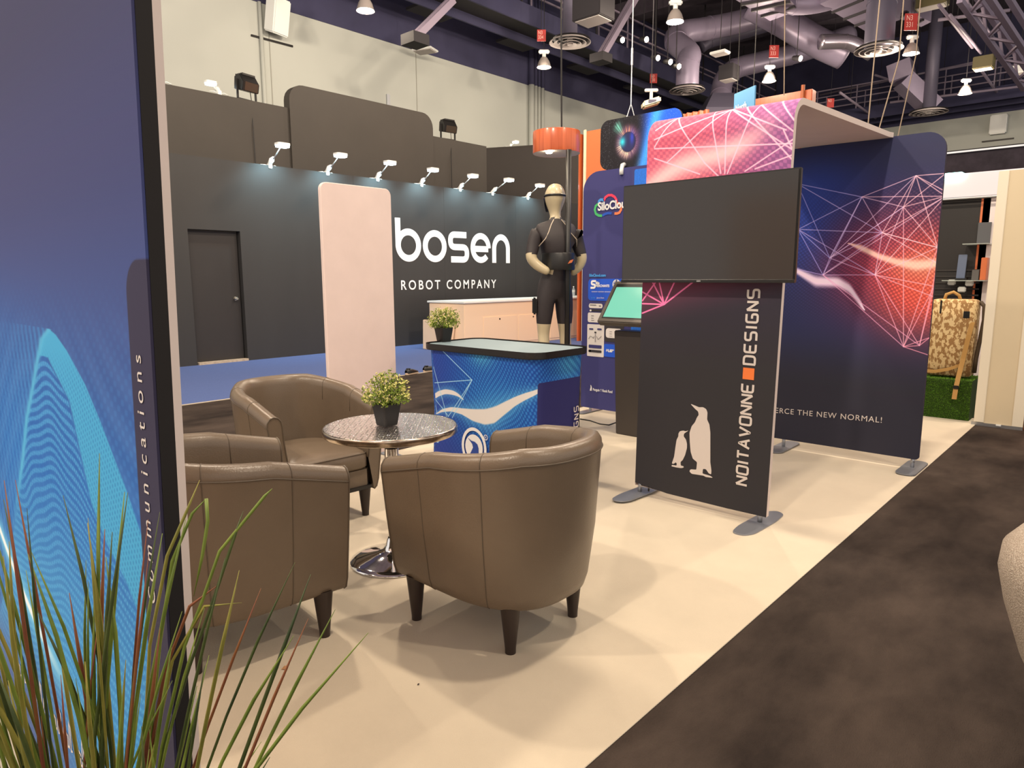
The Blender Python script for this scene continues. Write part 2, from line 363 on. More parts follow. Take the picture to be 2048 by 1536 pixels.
for (px, py, hx, hy, lb) in ((322, 160, 306, 142, 'small white LED arm light on brown wall top at far left edge'), (438, 185, 420, 167, 'small white LED arm light on brown wall top left of black floodlight'), (1020, 294, 1030, 284, 'small white LED arm light on brown wall top near orange disc')):
    b0 = on_x(px, py, TX-.1); b0.z = TZ+.06; hd = on_x(hx, hy, TX-.5)
    if px > 1000: b0 = on_z(px, py, SZ+.08); hd = at_d(hx, hy, (b0-CAM).dot(_fw)+.2)
    arm_light(b0, hd, lb, .65, lit=False, group='arm lights on the brown wall')

# black floodlights on the brown wall
def floodlight(px, py, label, rz):
    b0 = on_x(px, py, TX-.07); t = thing('floodlight', label, 'floodlight', (b0.x, b0.y, TZ), R(rz), group='black floodlights on the brown wall')
    for s in (-1, 1): MB().bar((0, s*.21, 0), (0, s*.21, .36), .04, .02).build('yoke_arm', m_dark_metal, t)
    MB().bar((0, -.22, .01), (0, .22, .01), .05, .02).build('yoke_base', m_dark_metal, t)
    bd = MB().prism([(-.13, .20), (.12, .14), (.16, .30), (.05, .46), (-.10, .43)], (0, -.19, 0), (1, 0, 0), (0, 0, 1), (0, .38, 0)).build('housing', m_black_pl, t, bevel=.012)
    for k in range(5): MB().box((-.11+.045*k, -.15, .44), (-.09+.045*k, .15, .475)).build('cooling_fin', m_dark_metal, bd)
    MB().prism([(.125, .15), (.165, .30), (.17, .30), (.13, .15)], (0, -.15, 0), (1, 0, 0), (0, 0, 1), (0, .30, 0)).build('lens', M('lamp_glass', (60, 54, 48), .1), bd)
    MB().tube([(-.02, .1, .2), (.03, .08, -.0), (.10, .02, -.5), (.10, .03, -1.3)], .008, 6).build('cable', m_black_pl, t)
floodlight(494, 198, 'black floodlight on a yoke left of the raised rounded sign', 12)
floodlight(896, 278, 'black floodlight on a yoke right of the raised rounded sign', -8)

# white reception counter of that booth, with bottle and shoes
t = thing('reception_counter', 'long white reception counter under the robot company lettering', 'counter', (-10.3, 9.8, .005))
MB().box((-1.1, 0, 0), (0, 5.2, .96)).build('body', m_peach, t, bevel=.01)
MB().box((-1.14, -.03, .96), (.03, 5.2, 1.0)).build('top', m_white_pl, t, bevel=.008)
for k in range(4):
    dd = MB().box((0, .55+k*1.12, .06), (.012, 1.6+k*1.12, .66)).build('door', m_peach, t, bevel=.004)
    MB().tube([(.01, 1.5+k*1.12-.45, .60), (.016, 1.5+k*1.12-.45, .60)], .02, 10).build('lock', m_dark_metal, dd)
MB().prism([(0, 0), (.5, 0), (.62, .66), (.02, .62)], (-.85, -.42, 0), (1, 0, 0), (0, 0, 1), (0, .40, 0)).build('side_step', m_peach, t, bevel=.01)
b0 = on_z(1147, 592, 1.0)
t = thing('water_bottle', 'clear plastic water bottle standing on the white reception counter', 'bottle', (b0.x, b0.y, 1.0))
MB().lathe([(.035, 0), (.04, .01), (.04, .09), (.036, .1), (.04, .11), (.04, .17), (.016, .215), (.016, .235)], 16).build('body', M('clear_plastic', (225, 232, 235), .12, trans=.6), t, smooth=True)
MB().lathe([(.019, .232), (.019, .26)], 16).build('cap', m_white_pl, t)
MB().lathe([(.0405, .10), (.0405, .16)], 16, cap0=False, cap1=False).build('paper_band', M('bottle_band', (205, 205, 200), .6), t)
def shoe(c, rz, label):
    t = thing('shoe', label, 'shoe', c, rz, group='black shoes left on the carpet')
    sole = MB(); pts = [(-.14, -.035), (.03, -.045), (.12, -.04), (.15, 0), (.12, .04), (.03, .04), (-.14, .035), (-.155, 0)]
    sole.prism(pts, (0, 0, .03), (1, 0, 0), (0, 1, 0), (0, 0, -.03)).build('sole', M('shoe_sole', (205, 180, 155), .7), t, bevel=.006)
    up = MB(); n = 12
    for i, (x, wd, hh) in enumerate(((-.15, .03, .07), (-.13, .042, .095), (-.06, .044, .09), (0, .046, .085), (.06, .046, .065), (.11, .042, .05), (.145, .02, .035))):
        for k in range(n+1): a = math.pi*k/n; up.v.append((x, -wd*math.cos(a), .028+(hh-.028)*math.sin(a)**.7))
    for i in range(6):
        for k in range(n): a = i*(n+1)+k; up.f.append((a, a+1, a+n+2, a+n+1))
    up.build('upper', m_black_pl, t, smooth=True)
    MB().lathe([(.03, 0), (.034, .012), (.022, .014)], 12, (-.095, 0, .088)).build('collar', m_dark_metal, t, smooth=True)
s0 = on_z(830, 748); shoe((s0.x, s0.y-.06, .005), R(105), 'black shoe with tan sole, left one of the pair on the carpet')
s0 = on_z(852, 745); shoe((s0.x, s0.y+.12, .005), R(80), 'black shoe with tan sole, right one beside the blue counter')

# ------------------------------------------------------------------ fabric panels of the lounge booth
m_fab_white = M('white_fabric', (224, 208, 200), .85, var=.02, vscale=5, bump=.05, bscale=900)
m_fab_black = M('black_fabric', (26, 22, 22), .8)
m_fab_navy = M('navy_fabric_edge', (40, 40, 62), .8)
m_foot = M('grey_steel_foot', (138, 142, 152), .4, metal=.5)
def pts_on_y(zoom, y): # photo points -> (u,v) on the panel plane y = const
    return [((lambda q: (q.x, q.z))(on_y(px, py, y))) for px, py in zoom]

# --- left backwall panel -------------------------------------------------
LX0, LX1, LZ0, LZ1, LY = -3.4, -1.222, .06, 2.35, .40
c = Canvas(LX0, LZ0, LX1, LZ1, 420)
U, V = c.U, c.V
g = sst(.2, 2.1, V)
c.A[:] = np.array((30, 104, 190)); c.mix(sst(.95, 1.55, V+.10*(U+1.8)), (64, 84, 148)); c.mix(sst(1.35, 1.75, V), (62, 66, 114)); c.mix(sst(1.7, 2.1, V), (56, 56, 92))
c.mix(sst(-2.2, -3.0, U)*.5, (70, 66, 110))
wv = U*9+.5*np.sin(V*9); c.mix(dots(U*26+.6*np.sin(V*7), V*34+.9*np.sin(U*5))*sst(1.55, 1.15, V)*.25, (70, 150, 220))
c.mix(.16*(.5+.5*np.sin(60*(V+.22*np.sin(U*4.2+.5))))*sst(1.5, 1.2, V), (120, 160, 220))
# the big wave: left edge, inner edge and outer edge of the bright ribbon, as u(v)
def edge(pl):
    P = pts_on_y(pl, LY+.03); P.sort(key=lambda p: p[1]); return np.interp(V, [p[1] for p in P], [p[0] for p in P])
VT = pts_on_y([(92, 664)], LY+.03)[0][1]
uo = edge([(94, 665), (107, 676), (130, 708), (169, 777), (202, 852), (228, 917), (257, 988), (290, 1080), (330, 1200)])
ui = edge([(92, 722), (98, 735), (117, 770), (137, 809), (153, 875), (169, 940), (187, 1014), (219, 1092), (258, 1165), (310, 1290)])
ul = edge([(92, 664), (78, 684), (70, 735), (62, 793), (54, 842), (49, 923), (38, 1030), (20, 1180), (0, 1290)])
VI = pts_on_y([(92, 722)], LY+.03)[0][1]
live = V < VT
under = live*sst(0, .02, U-ul)*np.where(V < VI, sst(0, .015, ui-U), 0)
cu_ = (ul+ui)/2
strp = .5+.5*np.sin(2*np.pi*(V*44 - 2.6*np.cos((U-cu_)*7)+.25*np.sin(U*31)))
c.mix(under*.5, (28, 100, 186)); c.mix(under*sst(.2, .85, strp)*.62*(.55+.45*sst(.8, 1.3, V)), (66, 160, 224)); c.mix(under*sst(1.1, .6, V)*.45, (84, 184, 232)); c.mix(under*sst(.3, .7, strp)*dots(U*70, V*60)*.5, (120, 205, 240))
lf = sst(0., .35, ul-U)*0+live*sst(.02, 0, U-ul)*np.exp(-((ul-U)/.35)**2); c.mix(lf*(.5+.5*np.sin(2*np.pi*(U*26+V*5)))*.55, (64, 146, 214))
band = live*sst(0, .012, U-ul)*sst(0, .012, uo-U)*np.where(V < VI, sst(-.006, .008, U-ui), 1)
c.mix(band*.95, (70, 172, 222)); c.mix(band*dots(U*60+V*14, V*46-U*16, .2, .5)*.6*sst(1.36, 1.26, V), (38, 116, 188)); c.mix(band*sst(.9, .6, V)*.5, (120, 214, 240))
le = live*np.exp(-((U-ul)/.018)**2)*sst(.75, 1.0, V); c.mix(le*.8, (90, 190, 232))
lw = np.abs(V-(.72-.62*(U+2.5)+.35*(U+2.5)**2)); c.mix(np.exp(-(lw/.05)**2)*sst(-2.9, -2.5, U)*sst(-1.6, -2.1, U)*.9, (120, 205, 245)); c.mix(sst(.022, .006, lw)*sst(-2.8, -2.55, U)*sst(-1.9, -2.2, U), (240, 250, 255))
c.mix(sst(.55, .2, V)*sst(-1.5, -2.2, U)*.7, (84, 84, 140))
c.rrect(-1.322, -.3, -1.0, 1.525, .06, (52, 48, 74))
img_left = c.image('print_left')
t = thing('backwall_panel', 'tall printed fabric wall panel with a blue wave at the left edge', 'panel', (LX1, LY, .006))
lean = .026
def P3(x, y, z): return (x, y+lean*z, z)
poly = rrect(LX0-LX1, LZ0, 0, LZ1, .10, 8)
mb = MB(); mb.prism(poly, (0, 0, 0), (1, 0, 0), (0, lean, 1), (0, .005, 0), back=False)
mb.build('printed_front', M_print('left_print', img_left, .7), t, uv=lambda q: ((q.x+LX1-LX0)/(LX1-LX0), (q.z-LZ0)/(LZ1-LZ0)))
MB().prism(poly, (.001, .005, 0), (1, 0, 0), (0, lean, 1), (0, .026, 0), front=False, back=False).build('black_edge_band', m_fab_black, t)
MB().prism(poly, (.001, .031, 0), (1, 0, 0), (0, lean, 1), (0, .014, 0), front=False).build('white_back', m_fab_white, t)
text_part('lettering', 'Communications', .046, (-.045, -.0015+lean*.905, .905), (0, lean, 1), (-1, 0, 0), m_silver_ink, t, spacing=1.48, sx=1.0, split=True)
# small script line low on the panel, only loops can be made out
mb = MB(); x = -2.45
for k in range(46):
    if k % 7 == 5: x += .05; continue
    hh = .035 if k % 3 else .075
    mb.ribbon([(x-LX1, .30), (x-LX1+.008, .30+hh), (x-LX1+.018, .30+hh*.9), (x-LX1+.014, .30), (x-LX1+.026, .305)], .006, (0, -.002, 0), (1, 0, 0), (0, lean, 1)); x += .027
mb.build('script_lettering', m_silver_ink, t, kind='stuff')
for x in (-.05, -2.1): MB().box((x-.02, -.12, 0), (x+.02, .18, .012)).build('foot', m_foot, t, bevel=.004); MB().tube([(x, .022, .01), (x, .022, .08)], .015, 12).build('foot_post', m_alu, t)

# --- narrow blank banner seen from behind --------------------------------
t = thing('banner_stand', 'tall narrow plain white fabric banner behind the rear armchair', 'banner', (-4.59, 3.225, .006))
MB().prism(rrect(-.325, .05, .325, 2.2, .055, 8), (.02, 0, 0), (0, 1, 0), (0, 0, 1), (-.036, 0, 0)).build('fabric_sleeve', M('pinkish_white_fabric', (226, 206, 200), .85, var=.03, vscale=4), t, bevel=.004, seg=1)
for y in (-.26, .26): MB().prism(rrect(-.16, -.045, .16, .045, .04), (0, y, .01), (1, 0, 0), (0, 1, 0), (0, 0, -.01)).build('foot', m_foot, t); MB().tube([(0, y, .01), (0, y, .07)], .014, 12).build('foot_post', m_alu, t)

# --- arch display: front leg with penguins, roof, wide rear panel ---------
AX0, AX1, AY, AZ1 = -2.475, -1.548, 3.965, 2.49
BY = 5.93
def lines_px(c, y, segs, wd, col, al=1.):
    for (x0, y0, x1, y1) in segs:
        (a, b) = pts_on_y(((x0, y0), (x1, y1)), y); c.line(a, b, wd, col, al)
Z0 = .058
c = Canvas(AX0, Z0, AX1, AZ1, 620); U, V = c.U, c.V
c.A[:] = (41, 39, 43); c.mix(sst(.9, 1.35, V)*.6, (42, 38, 52))
k = sst(1.2, 1.75, V+.25*(AX0-U)+.1); c.mix(k, (150, 60, 90))
lr = (U-AX0)/(AX1-AX0)
top = sst(1.5, 1.9, V)
c.mix(top*(1-lr), (214, 92, 110)); c.mix(top*sst(.35, 1., lr), (128, 84, 140)); c.mix(top*sst(2.2, 2.0, V)*sst(.7, .1, lr), (232, 104, 98))
f1 = U*22+.9*np.sin(V*5+U*2); f2 = V*26+1.3*np.sin(U*5.5-V*2)
dm = dots(f1, f2, .05, .35); c.mix(top*(1-dm)*.42, (118, 66, 100)); c.mix(top*dm*.20, (250, 130, 150))
cr = 2.04+.36*lr+.035*np.sin(lr*7); gl = np.exp(-((V-cr)/.075)**2)*sst(1.0, .6, lr); c.mix(gl*.85, (240, 190, 190))
pk = (246, 178, 198)
lines_px(c, AY, ((1442, 218, 1300, 285), (1442, 218, 1325, 330), (1442, 218, 1440, 350), (1442, 218, 1560, 262), (1442, 218, 1580, 305), (1335, 236, 1400, 330), (1335, 236, 1300, 266), (1335, 236, 1300, 300), (1400, 330, 1445, 372), (1408, 222, 1432, 350),
                 (1500, 208, 1445, 350), (1500, 208, 1582, 270), (1300, 303, 1585, 288), (1300, 322, 1390, 352), (1470, 212, 1582, 330), (1540, 198, 1582, 250), (1480, 345, 1582, 275), (1500, 340, 1582, 308), (1445, 372, 1300, 400), (1555, 262, 1585, 325)), .0085, pk, .85)
pk2 = (226, 110, 160)
lines_px(c, AY, ((1323, 612, 1298, 565), (1323, 612, 1311, 560), (1323, 612, 1345, 563), (1323, 612, 1388, 560), (1323, 612, 1280, 588), (1323, 612, 1280, 611), (1323, 612, 1280, 630), (1280, 605, 1311, 560)), .010, pk2, .95)
img_front = c.image('print_front', 1.22)
t = thing('arch_display', 'tall fabric arch display with two penguins on its dark front leg', 'display', ((AX0+AX1)/2, AY, .006)); t.rotation_euler.y = R(.8)
ax = (AX0+AX1)/2
uvf = lambda q: ((q.x+ax-AX0)/(AX1-AX0), (q.z-Z0)/(AZ1-Z0))
th = .036
poly = rrect(AX0-ax, Z0, AX1-ax, AZ1-.12, 0)
fr = MB().prism([(AX0-ax, Z0+.02), (AX0-ax+.25, Z0-.005), (AX1-ax-.25, Z0-.005), (AX1-ax, Z0), (AX1-ax, AZ1-.14), (AX0-ax, AZ1-.14)], (0, 0, 0), (1, 0, 0), (0, 0, 1), (0, .002, 0), back=False, side=False)
fr.build('printed_front', M_print('front_print', img_front, .7), t, uv=uvf)
# the leg's back, and the sleeve bending over into the roof down to the rear panel
def arch_profile(off):
    r = .14-off; pr = [(off, Z0), (off, AZ1-.14)]
    for k in range(1, 9): a = R(180-90*k/8); pr.append((.14+r*math.cos(a), AZ1-.14+r*math.sin(a)))
    pr += [(BY-AY-.10, AZ1-off+.07), (BY-AY, AZ1-off+.08)]
    return pr
po, pi = arch_profile(0), arch_profile(th)
def sheet(pr, flip=False, i0=0):
    m = MB(); pr = pr[i0:]; n = len(pr); m.v = [(AX0-ax, y, z) for y, z in pr]+[(AX1-ax, y, z) for y, z in pr]
    m.f = [((i, i+1, n+i+1, n+i) if flip else (n+i, n+i+1, i+1, i)) for i in range(n-1)]; return m
sheet(po, i0=1).build('printed_roof', M_print('front_print_roof', img_front, .7), t, uv=uvf, smooth=True)
sheet(pi, True).build('white_lining', m_fab_white, t, smooth=True)
ed = MB()
for xs, fl in ((AX0-ax, 0), (AX1-ax, 1)):
    o = len(ed.v); n = len(po); ed.v += [(xs, y, z) for y, z in po]+[(xs, y, z) for y, z in pi]
    ed.f += [((o+i, o+i+1, o+n+i+1, o+n+i) if not fl else (o+n+i, o+n+i+1, o+i+1, o+i)) for i in range(n-1)]
o = len(ed.v); ed.v += [(AX0-ax, 0.002, Z0), (AX1-ax, 0.002, Z0), (AX1-ax, th, Z0), (AX0-ax, th, Z0)]; ed.f.append((o+3, o+2, o+1, o))
ed.build('white_edge', m_fab_white, t)
for sx in (AX0-ax+.03, AX1-ax-.045):
    pl = [(-.055, -.27), (.02, -.27), (.06, -.2), (.075, .1), (.06, .25), (0, .28), (-.06, .2), (-.075, -.15)]
    MB().prism([(sx+a*.95, b) for a, b in fillet(pl, .05, 4, True)], (0, .01, .014), (1, 0, 0), (0, 1, 0), (0, 0, -.008)).build('foot_plate', m_foot, t, bevel=.002, seg=1)
    MB().tube([(sx, th/2, .01), (sx, th/2, .1)], .0145, 16).build('foot_post', m_alu, t, smooth=True)
MB().tube([(AX0-ax+.04, th/2, .085), (AX1-ax-.05, th/2, .085)], .012, 10).build('bottom_rail', m_alu, t, smooth=True)
MB().tube([(AX0-ax+.1, th/2, .085), (AX0-ax+.1, th/2, .03)], .006, 8).build('spring_clip', m_dark_metal, t)
# lettering: NOITAVONNE [] DESIGNS read upward
def G(*strokes, w=.70): return ([(fillet(p, .20, 4, c_) if len(p) > 2 else p, c_) for p, c_ in strokes], w)
Wd = .70
GL = {'N': ([([(0, 0), (0, 1.0)], False), ([(0, 1.), (Wd, 0)], False), ([(Wd, 0), (Wd, 1.0)], False)], Wd),
      'O': G(([(0, 0), (Wd, 0), (Wd, 1), (0, 1)], True)), 'I': ([([(.08, 0), (.08, 1)], False)], .16),
      'T': ([([(0, 1), (Wd, 1)], False), ([(Wd/2, 1), (Wd/2, 0)], False)], Wd),
      'A': ([(fillet([(0, 0), (Wd*.55, 1), (Wd*1.1, 0)], .1, 3), False), ([(.2, .32), (Wd*1.1-.2, .32)], False)], Wd*1.1),
      'V': ([(fillet([(0, 1), (Wd*.55, 0), (Wd*1.1, 1)], .1, 3), False)], Wd*1.1),
      'E': ([(fillet([(Wd, 1), (0, 1), (0, 0), (Wd, 0)], .2, 4), False), ([(0.05, .5), (Wd*.85, .5)], False)], Wd),
      'D': ([(fillet([(0, 0), (Wd, 0), (Wd, 1), (0, 1)], .28, 4), False), ([(0, 1.06), (0, -.06)], False)], Wd),
      'S': G(([(Wd, 1), (0, 1), (0, .5), (Wd, .5), (Wd, 0), (0, 0)], False)),
      'G': G(([(Wd, 1), (0, 1), (0, 0), (Wd, 0), (Wd, .5), (Wd*.45, .5)], False))}
def run(word, length, sz, wd, o, u, v, mat, parent, lift):
    gl = [GL[ch] for ch in word]; tot = sum(g[1] for g in gl)*sz; adv = (length-tot)/(len(gl)-1)
    return letters('lettering', gl, 0, adv, sz, wd, o, u, v, mat, parent, lift)
def ban(px, py): q = on_y(px, py, AY); return q
a_, b_ = ban(1477, 968), ban(1487, 768); sz = abs(ban(1465, 880).x-ban(1490, 880).x)*.86
run('NOITAVONNE', b_.z-a_.z, sz, .0135, (ban(1498, 870).x-ax, 0, a_.z), (0, 0, 1), (-1, 0, 0), m_silver_ink, t, (0, -.003, 0))
a2, b2 = ban(1487, 728), ban(1500, 580)
run('DESIGNS', b2.z-a2.z, sz, .0135, (ban(1498, 870).x-ax, 0, a2.z), (0, 0, 1), (-1, 0, 0), m_silver_ink, t, (0, -.003, 0))
q = ban(1486, 747); MB().prism(rrect(-.035, -.035, .035, .035, 0), (ban(1498, 870).x-ax-sz/2, -.003, q.z), (1, 0, 0), (0, 0, 1), (0, .002, 0)).build('orange_square', M('orange_ink', (240, 124, 58), .7), t)
zf = lambda x, y: (1200+x*400/1159., 560+y*530/1536.)    # coordinates read off an enlarged view of the photograph
big = [(518, 723), (545, 733), (566, 742), (590, 741), (608, 752), (616, 772), (614, 812), (628, 842), (634, 890), (635, 980), (636, 1060), (643, 1108), (642, 1130), (628, 1124), (612, 1100), (594, 1098), (592, 1126), (622, 1134), (640, 1140), (652, 1150), (610, 1145), (600, 1138), (560, 1132), (530, 1128), (516, 1114), (522, 1102), (556, 1104), (560, 1060), (535, 1040), (522, 1000), (516, 940), (514, 890), (526, 852), (545, 828), (556, 800), (566, 786), (562, 766), (545, 752)]
sml = [(508, 877), (490, 882), (478, 878), (458, 882), (450, 896), (450, 912), (440, 932), (434, 975), (427, 1030), (418, 1058), (414, 1070), (426, 1072), (436, 1062), (443, 1068), (442, 1082), (414, 1078), (412, 1086), (440, 1092), (470, 1096), (484, 1092), (480, 1084), (466, 1082), (464, 1060), (476, 1050), (490, 1020), (500, 980), (500, 955), (494, 930), (480, 912), (482, 896)]
for nm, pl in (('penguin_figure', big), ('penguin_figure', sml)):
    pp = [ban(*zf(*p)) for p in pl]; pp = [(p.x-ax, p.z) for p in pp]
    ar = sum(pp[i-1][0]*pp[i][1]-pp[i][0]*pp[i-1][1] for i in range(len(pp)))
    if ar < 0: pp = pp[::-1]
    MB().prism(fillet(pp, .006, 2, True), (0, -.003, 0), (1, 0, 0), (0, 0, 1), (0, .002, 0)).build(nm, m_silver_ink, t)

# rear panel of the arch
RX0, RX1, RZ0, RZ1 = -2.75, -1.158, .08, 2.535
c = Canvas(RX0, RZ0, RX1, RZ1, 560); U, V = c.U, c.V
zr = lambda x, y: (1540+x/2.195, 260+y/2.195)
c.A[:] = (37, 37, 48); c.mix(sst(.55, 1.2, V), (38, 42, 78)); c.mix(sst(2.1, 2.4, V), (42, 44, 70))
def blob(px, py, su, sv, col, al):
    p = pts_on_y([zr(px, py)], BY)[0]; c.mix(np.exp(-((U-p[0])/su)**2-((V-p[1])/sv)**2)*al, col)
blob(140, 420, .30, .42, (34, 64, 160), .85); blob(220, 250, .4, .25, (36, 58, 140), .6)
blob(420, 600, .34, .34, (150, 50, 80), .75); blob(560, 500, .30, .28, (150, 60, 90), .6); blob(640, 680, .30, .33, (232, 82, 66), 1.); blob(740, 640, .2, .3, (240, 96, 70), .9); blob(680, 600, .22, .1, (246, 150, 120), .7)
f1 = U*30+1.1*np.sin(V*6+U*3); f2 = V*34+1.5*np.sin(U*6-V*3); zone = np.exp(-((V-1.62)/.5)**4)
c.mix((1-dots(f1, f2, .05, .4))*zone*.30, (24, 22, 44)); c.mix(dots(f1, f2, .1, .4)*zone*sst(-1.7, -1.3, U)*.2, (250, 150, 150))
def ribbon_px(cv, pl, y, wds, col, al, tf):
    pts = pts_on_y([tf(*p) for p in pl], y); n = 60
    us = np.array([p[0] for p in pts]); vv = np.array([p[1] for p in pts]); ww = np.array(wds)
    ct = np.interp(cv.U[0], us, vv); hw = np.interp(cv.U[0], us, ww); ms = (cv.U >= us[0]) & (cv.U <= us[-1])
    ker = np.ones(25)/25; ct2 = np.convolve(np.pad(ct, 12, 'edge'), ker, 'valid'); d = np.abs(cv.V-ct2[None, :]); cv.mix(sst(1.25, .2, d/hw[None, :])*ms*al, col)
ribbon_px(c, [(60, 590), (110, 618), (200, 668), (300, 672), (350, 700), (400, 770), (416, 800)], BY, [.01, .03, .055, .05, .045, .03, .005], (226, 200, 226), .95, zr)
ribbon_px(c, [(340, 500), (400, 522), (480, 560), (560, 585), (640, 598), (735, 590)], BY, [.004, .03, .03, .035, .05, .04], (250, 205, 190), .8, zr)
wl = (222, 214, 240)
nodes = dict(a=(120, 240), b=(403, 298), c=(123, 440), d=(262, 566), e=(232, 640), f=(460, 640), g=(492, 455), h=(585, 342), i=(640, 205), j=(585, 955), k=(655, 950), l=(770, 295), m=(735, 520), n=(770, 195), o=(765, 272), p=(700, 915), q=(690, 990), r=(735, 590), s=(720, 690), t=(100, 610), u=(715, 735))
for s_ in 'ab ac ad ag bc bd bh bl be bg cd ce cg cf ct di dg de df dh eg ef te fh fg fj fk fs fu gl gm gi hi hm hl hd hj hn il im io mo mg mr mf jk jp jq kp kr ks jm js ke ej db ni bi el fl gr'.split():
    A_, B_ = nodes[s_[0]], nodes[s_[1]]
    a, b = pts_on_y((zr(*A_), zr(*B_)), BY); mixc = min(1, max(0, ((A_[0]+B_[0])/2-150)/450)); low = min(1, max(0, ((A_[1]+B_[1])/2-500)/400))
    col = np.array((150, 150, 225))*(1-mixc)+np.array((240, 190, 205))*mixc; col = col*(1-low*.6)+np.array((236, 130, 165))*low*.6
    c.line(a, b, .0066, col, .66)
img_rear = c.image('print_rear', 1.2)
rx = (RX0+RX1)/2
q = thing('rear_panel', 'wide dark fabric panel with glowing network print at the back of the arch', 'panel', (rx, BY, .006))
poly = rrect(RX0-rx, RZ0, RX1-rx, RZ1, [.02, .13, .13, .02], 8)
MB().prism(poly, (0, 0, 0), (1, 0, 0), (0, 0, 1), (0, .004, 0), back=False, side=False).build('printed_front', M_print('rear_print', img_rear, .7), q, uv=lambda p: ((p.x+rx-RX0)/(RX1-RX0), (p.z-RZ0)/(RZ1-RZ0)))
MB().prism(poly, (0, 0, 0), (1, 0, 0), (0, 0, 1), (0, .036, 0), front=False).build('fabric_back', m_fab_navy, q)
a, b = on_y(1545, 826, BY), on_y(1755, 846, BY)
text_part('lettering', 'ERCE THE NEW NORMAL!', .066, (a.x-rx+.02, -.003, a.z), (1, 0, (b.z-a.z)/(b.x-a.x)), (0, 0, 1), m_silver_ink, q, spacing=1.14, sx=1.0, split=True)
for sx in (RX1-rx-.04, -.25):
    MB().prism([(sx+x_, y_) for x_, y_ in rrect(-.07, -.25, .07, .25, .06)], (0, .01, .014), (1, 0, 0), (0, 1, 0), (0, 0, -.008)).build('foot_plate', m_foot, q)
    MB().tube([(sx, .018, .01), (sx, .018, .11)], .0145, 14).build('foot_post', m_alu, q, smooth=True)
MB().tube([(RX0-rx+.05, .018, .1), (RX1-rx-.05, .018, .1)], .012, 10).build('bottom_rail', m_alu, q, smooth=True)

# --- television on the arch ------------------------------------------------
TY = 3.868
a, b = on_y(1246, 372, TY), on_y(1588, 569, TY)
tw = (b.x-a.x)/2; tz0, tz1 = 1.463, 2.082; tcx = (a.x+b.x)/2
t = thing('television', 'large flat black television mounted on the front of the arch display', 'television', (tcx, TY, (tz0+tz1)/2))
hz = (tz1-tz0)/2
MB().box((-tw, .006, -hz), (tw, .035, hz)).build('casing', m_black_pl, t, bevel=.004)
MB().box((-tw*.7, .035, -hz*.8), (tw*.7, .075, hz*.55)).build('back_cover', m_black_pl, t, bevel=.01)
MB().box((-tw+.009, 0, -hz+.02), (tw-.009, .008, hz-.009)).build('screen', M('dark_glass_reflection_tint', (44, 40, 39), .16, spec=.6), t)  # screen base lifted to brownish grey, standing in for room reflections
MB().box((-tw, -.002, -hz), (tw, .012, -hz+.02)).build('lower_bezel', M('gloss_black', (14, 13, 13), .4), t, bevel=.002, seg=1)
text_part('lettering', 'onn', .017, (-.02, -.004, -hz+.006), (1, 0, 0), (0, 0, 1), m_white_ink, t)
MB().box((-.12, .075, -.1), (.12, AY-TY-.001, .12)).build('wall_bracket', m_dark_metal, t)

# --- blue app panel with the eye picture above ------------------------------
SY = 6.15; SX0, SX1 = -4.575, -2.95
t = thing('app_panel', 'tall navy fabric panel with cloud logo and app screens behind the kiosk', 'panel', (SX0, SY, .006))
m_snavy = M('navy_print', (54, 54, 112), .75)
MB().prism(rrect(0, .045, SX1-SX0, 2.60, [.02, .05, .2, .02], 8), (0, 0, 0), (1, 0, 0), (0, 0, 1), (0, .036, 0)).build('fabric_sleeve', m_snavy, t)
def sp(px, py): q = on_y(px, py, SY-.002); return (q.x-SX0, q.z)
m_lblue = M('bright_blue_print', (30, 108, 214), .75, var=.15, vscale=60)
x0 = sp(1269, 345)[0]; MB().prism(rrect(x0, .06, SX1-SX0-.02, 2.57, .02), (0, -.002, 0), (1, 0, 0), (0, 0, 1), (0, .0015, 0)).build('light_blue_strip', m_lblue, t)
def card(name, px0, py0, px1, py1, mat, r=.02, lift=.003, parent=None):
    (xa, za), (xb, zb_) = sp(px0, py0), sp(px1, py1); xa, xb = min(xa, xb), max(xa, xb); za, zb_ = min(za, zb_), max(za, zb_)
    return MB().prism(rrect(xa, za, xb, zb_, min(r, (xb-xa)*.45, (zb_-za)*.45), 4), (0, -lift, 0), (1, 0, 0), (0, 0, 1), (0, .001, 0)).build(name, mat, parent or t)
m_cardb = M('card_blue', (26, 84, 206), .7); m_cardw = M('card_white', (222, 216, 212), .7); m_cardk = M('card_black', (50, 46, 50), .7); m_sky = M('sky_ink', (70, 160, 236), .7)
zs = lambda x, y: (1150+x/8.536, 540+y/8.533)
card('app_card', *zs(228, 160), *zs(838, 545), m_cardb, .04)
card('app_card', *zs(238, 580), *zs(470, 665), m_cardw); card('app_card', *zs(245, 676), *zs(462, 722), m_cardk); card('app_card', *zs(220, 732), *zs(490, 912), m_cardw)
card('app_card', *zs(212, 930), *zs(490, 1500), m_cardw, .01)
card('app_card', *zs(515, 600), *zs(830, 1255), m_cardk, .02); card('app_card', *zs(530, 1000), *zs(797, 1182), m_cardw, .03, .005); card('app_card', *zs(497, 1268), *zs(820, 1515), m_cardb, .02, .005)
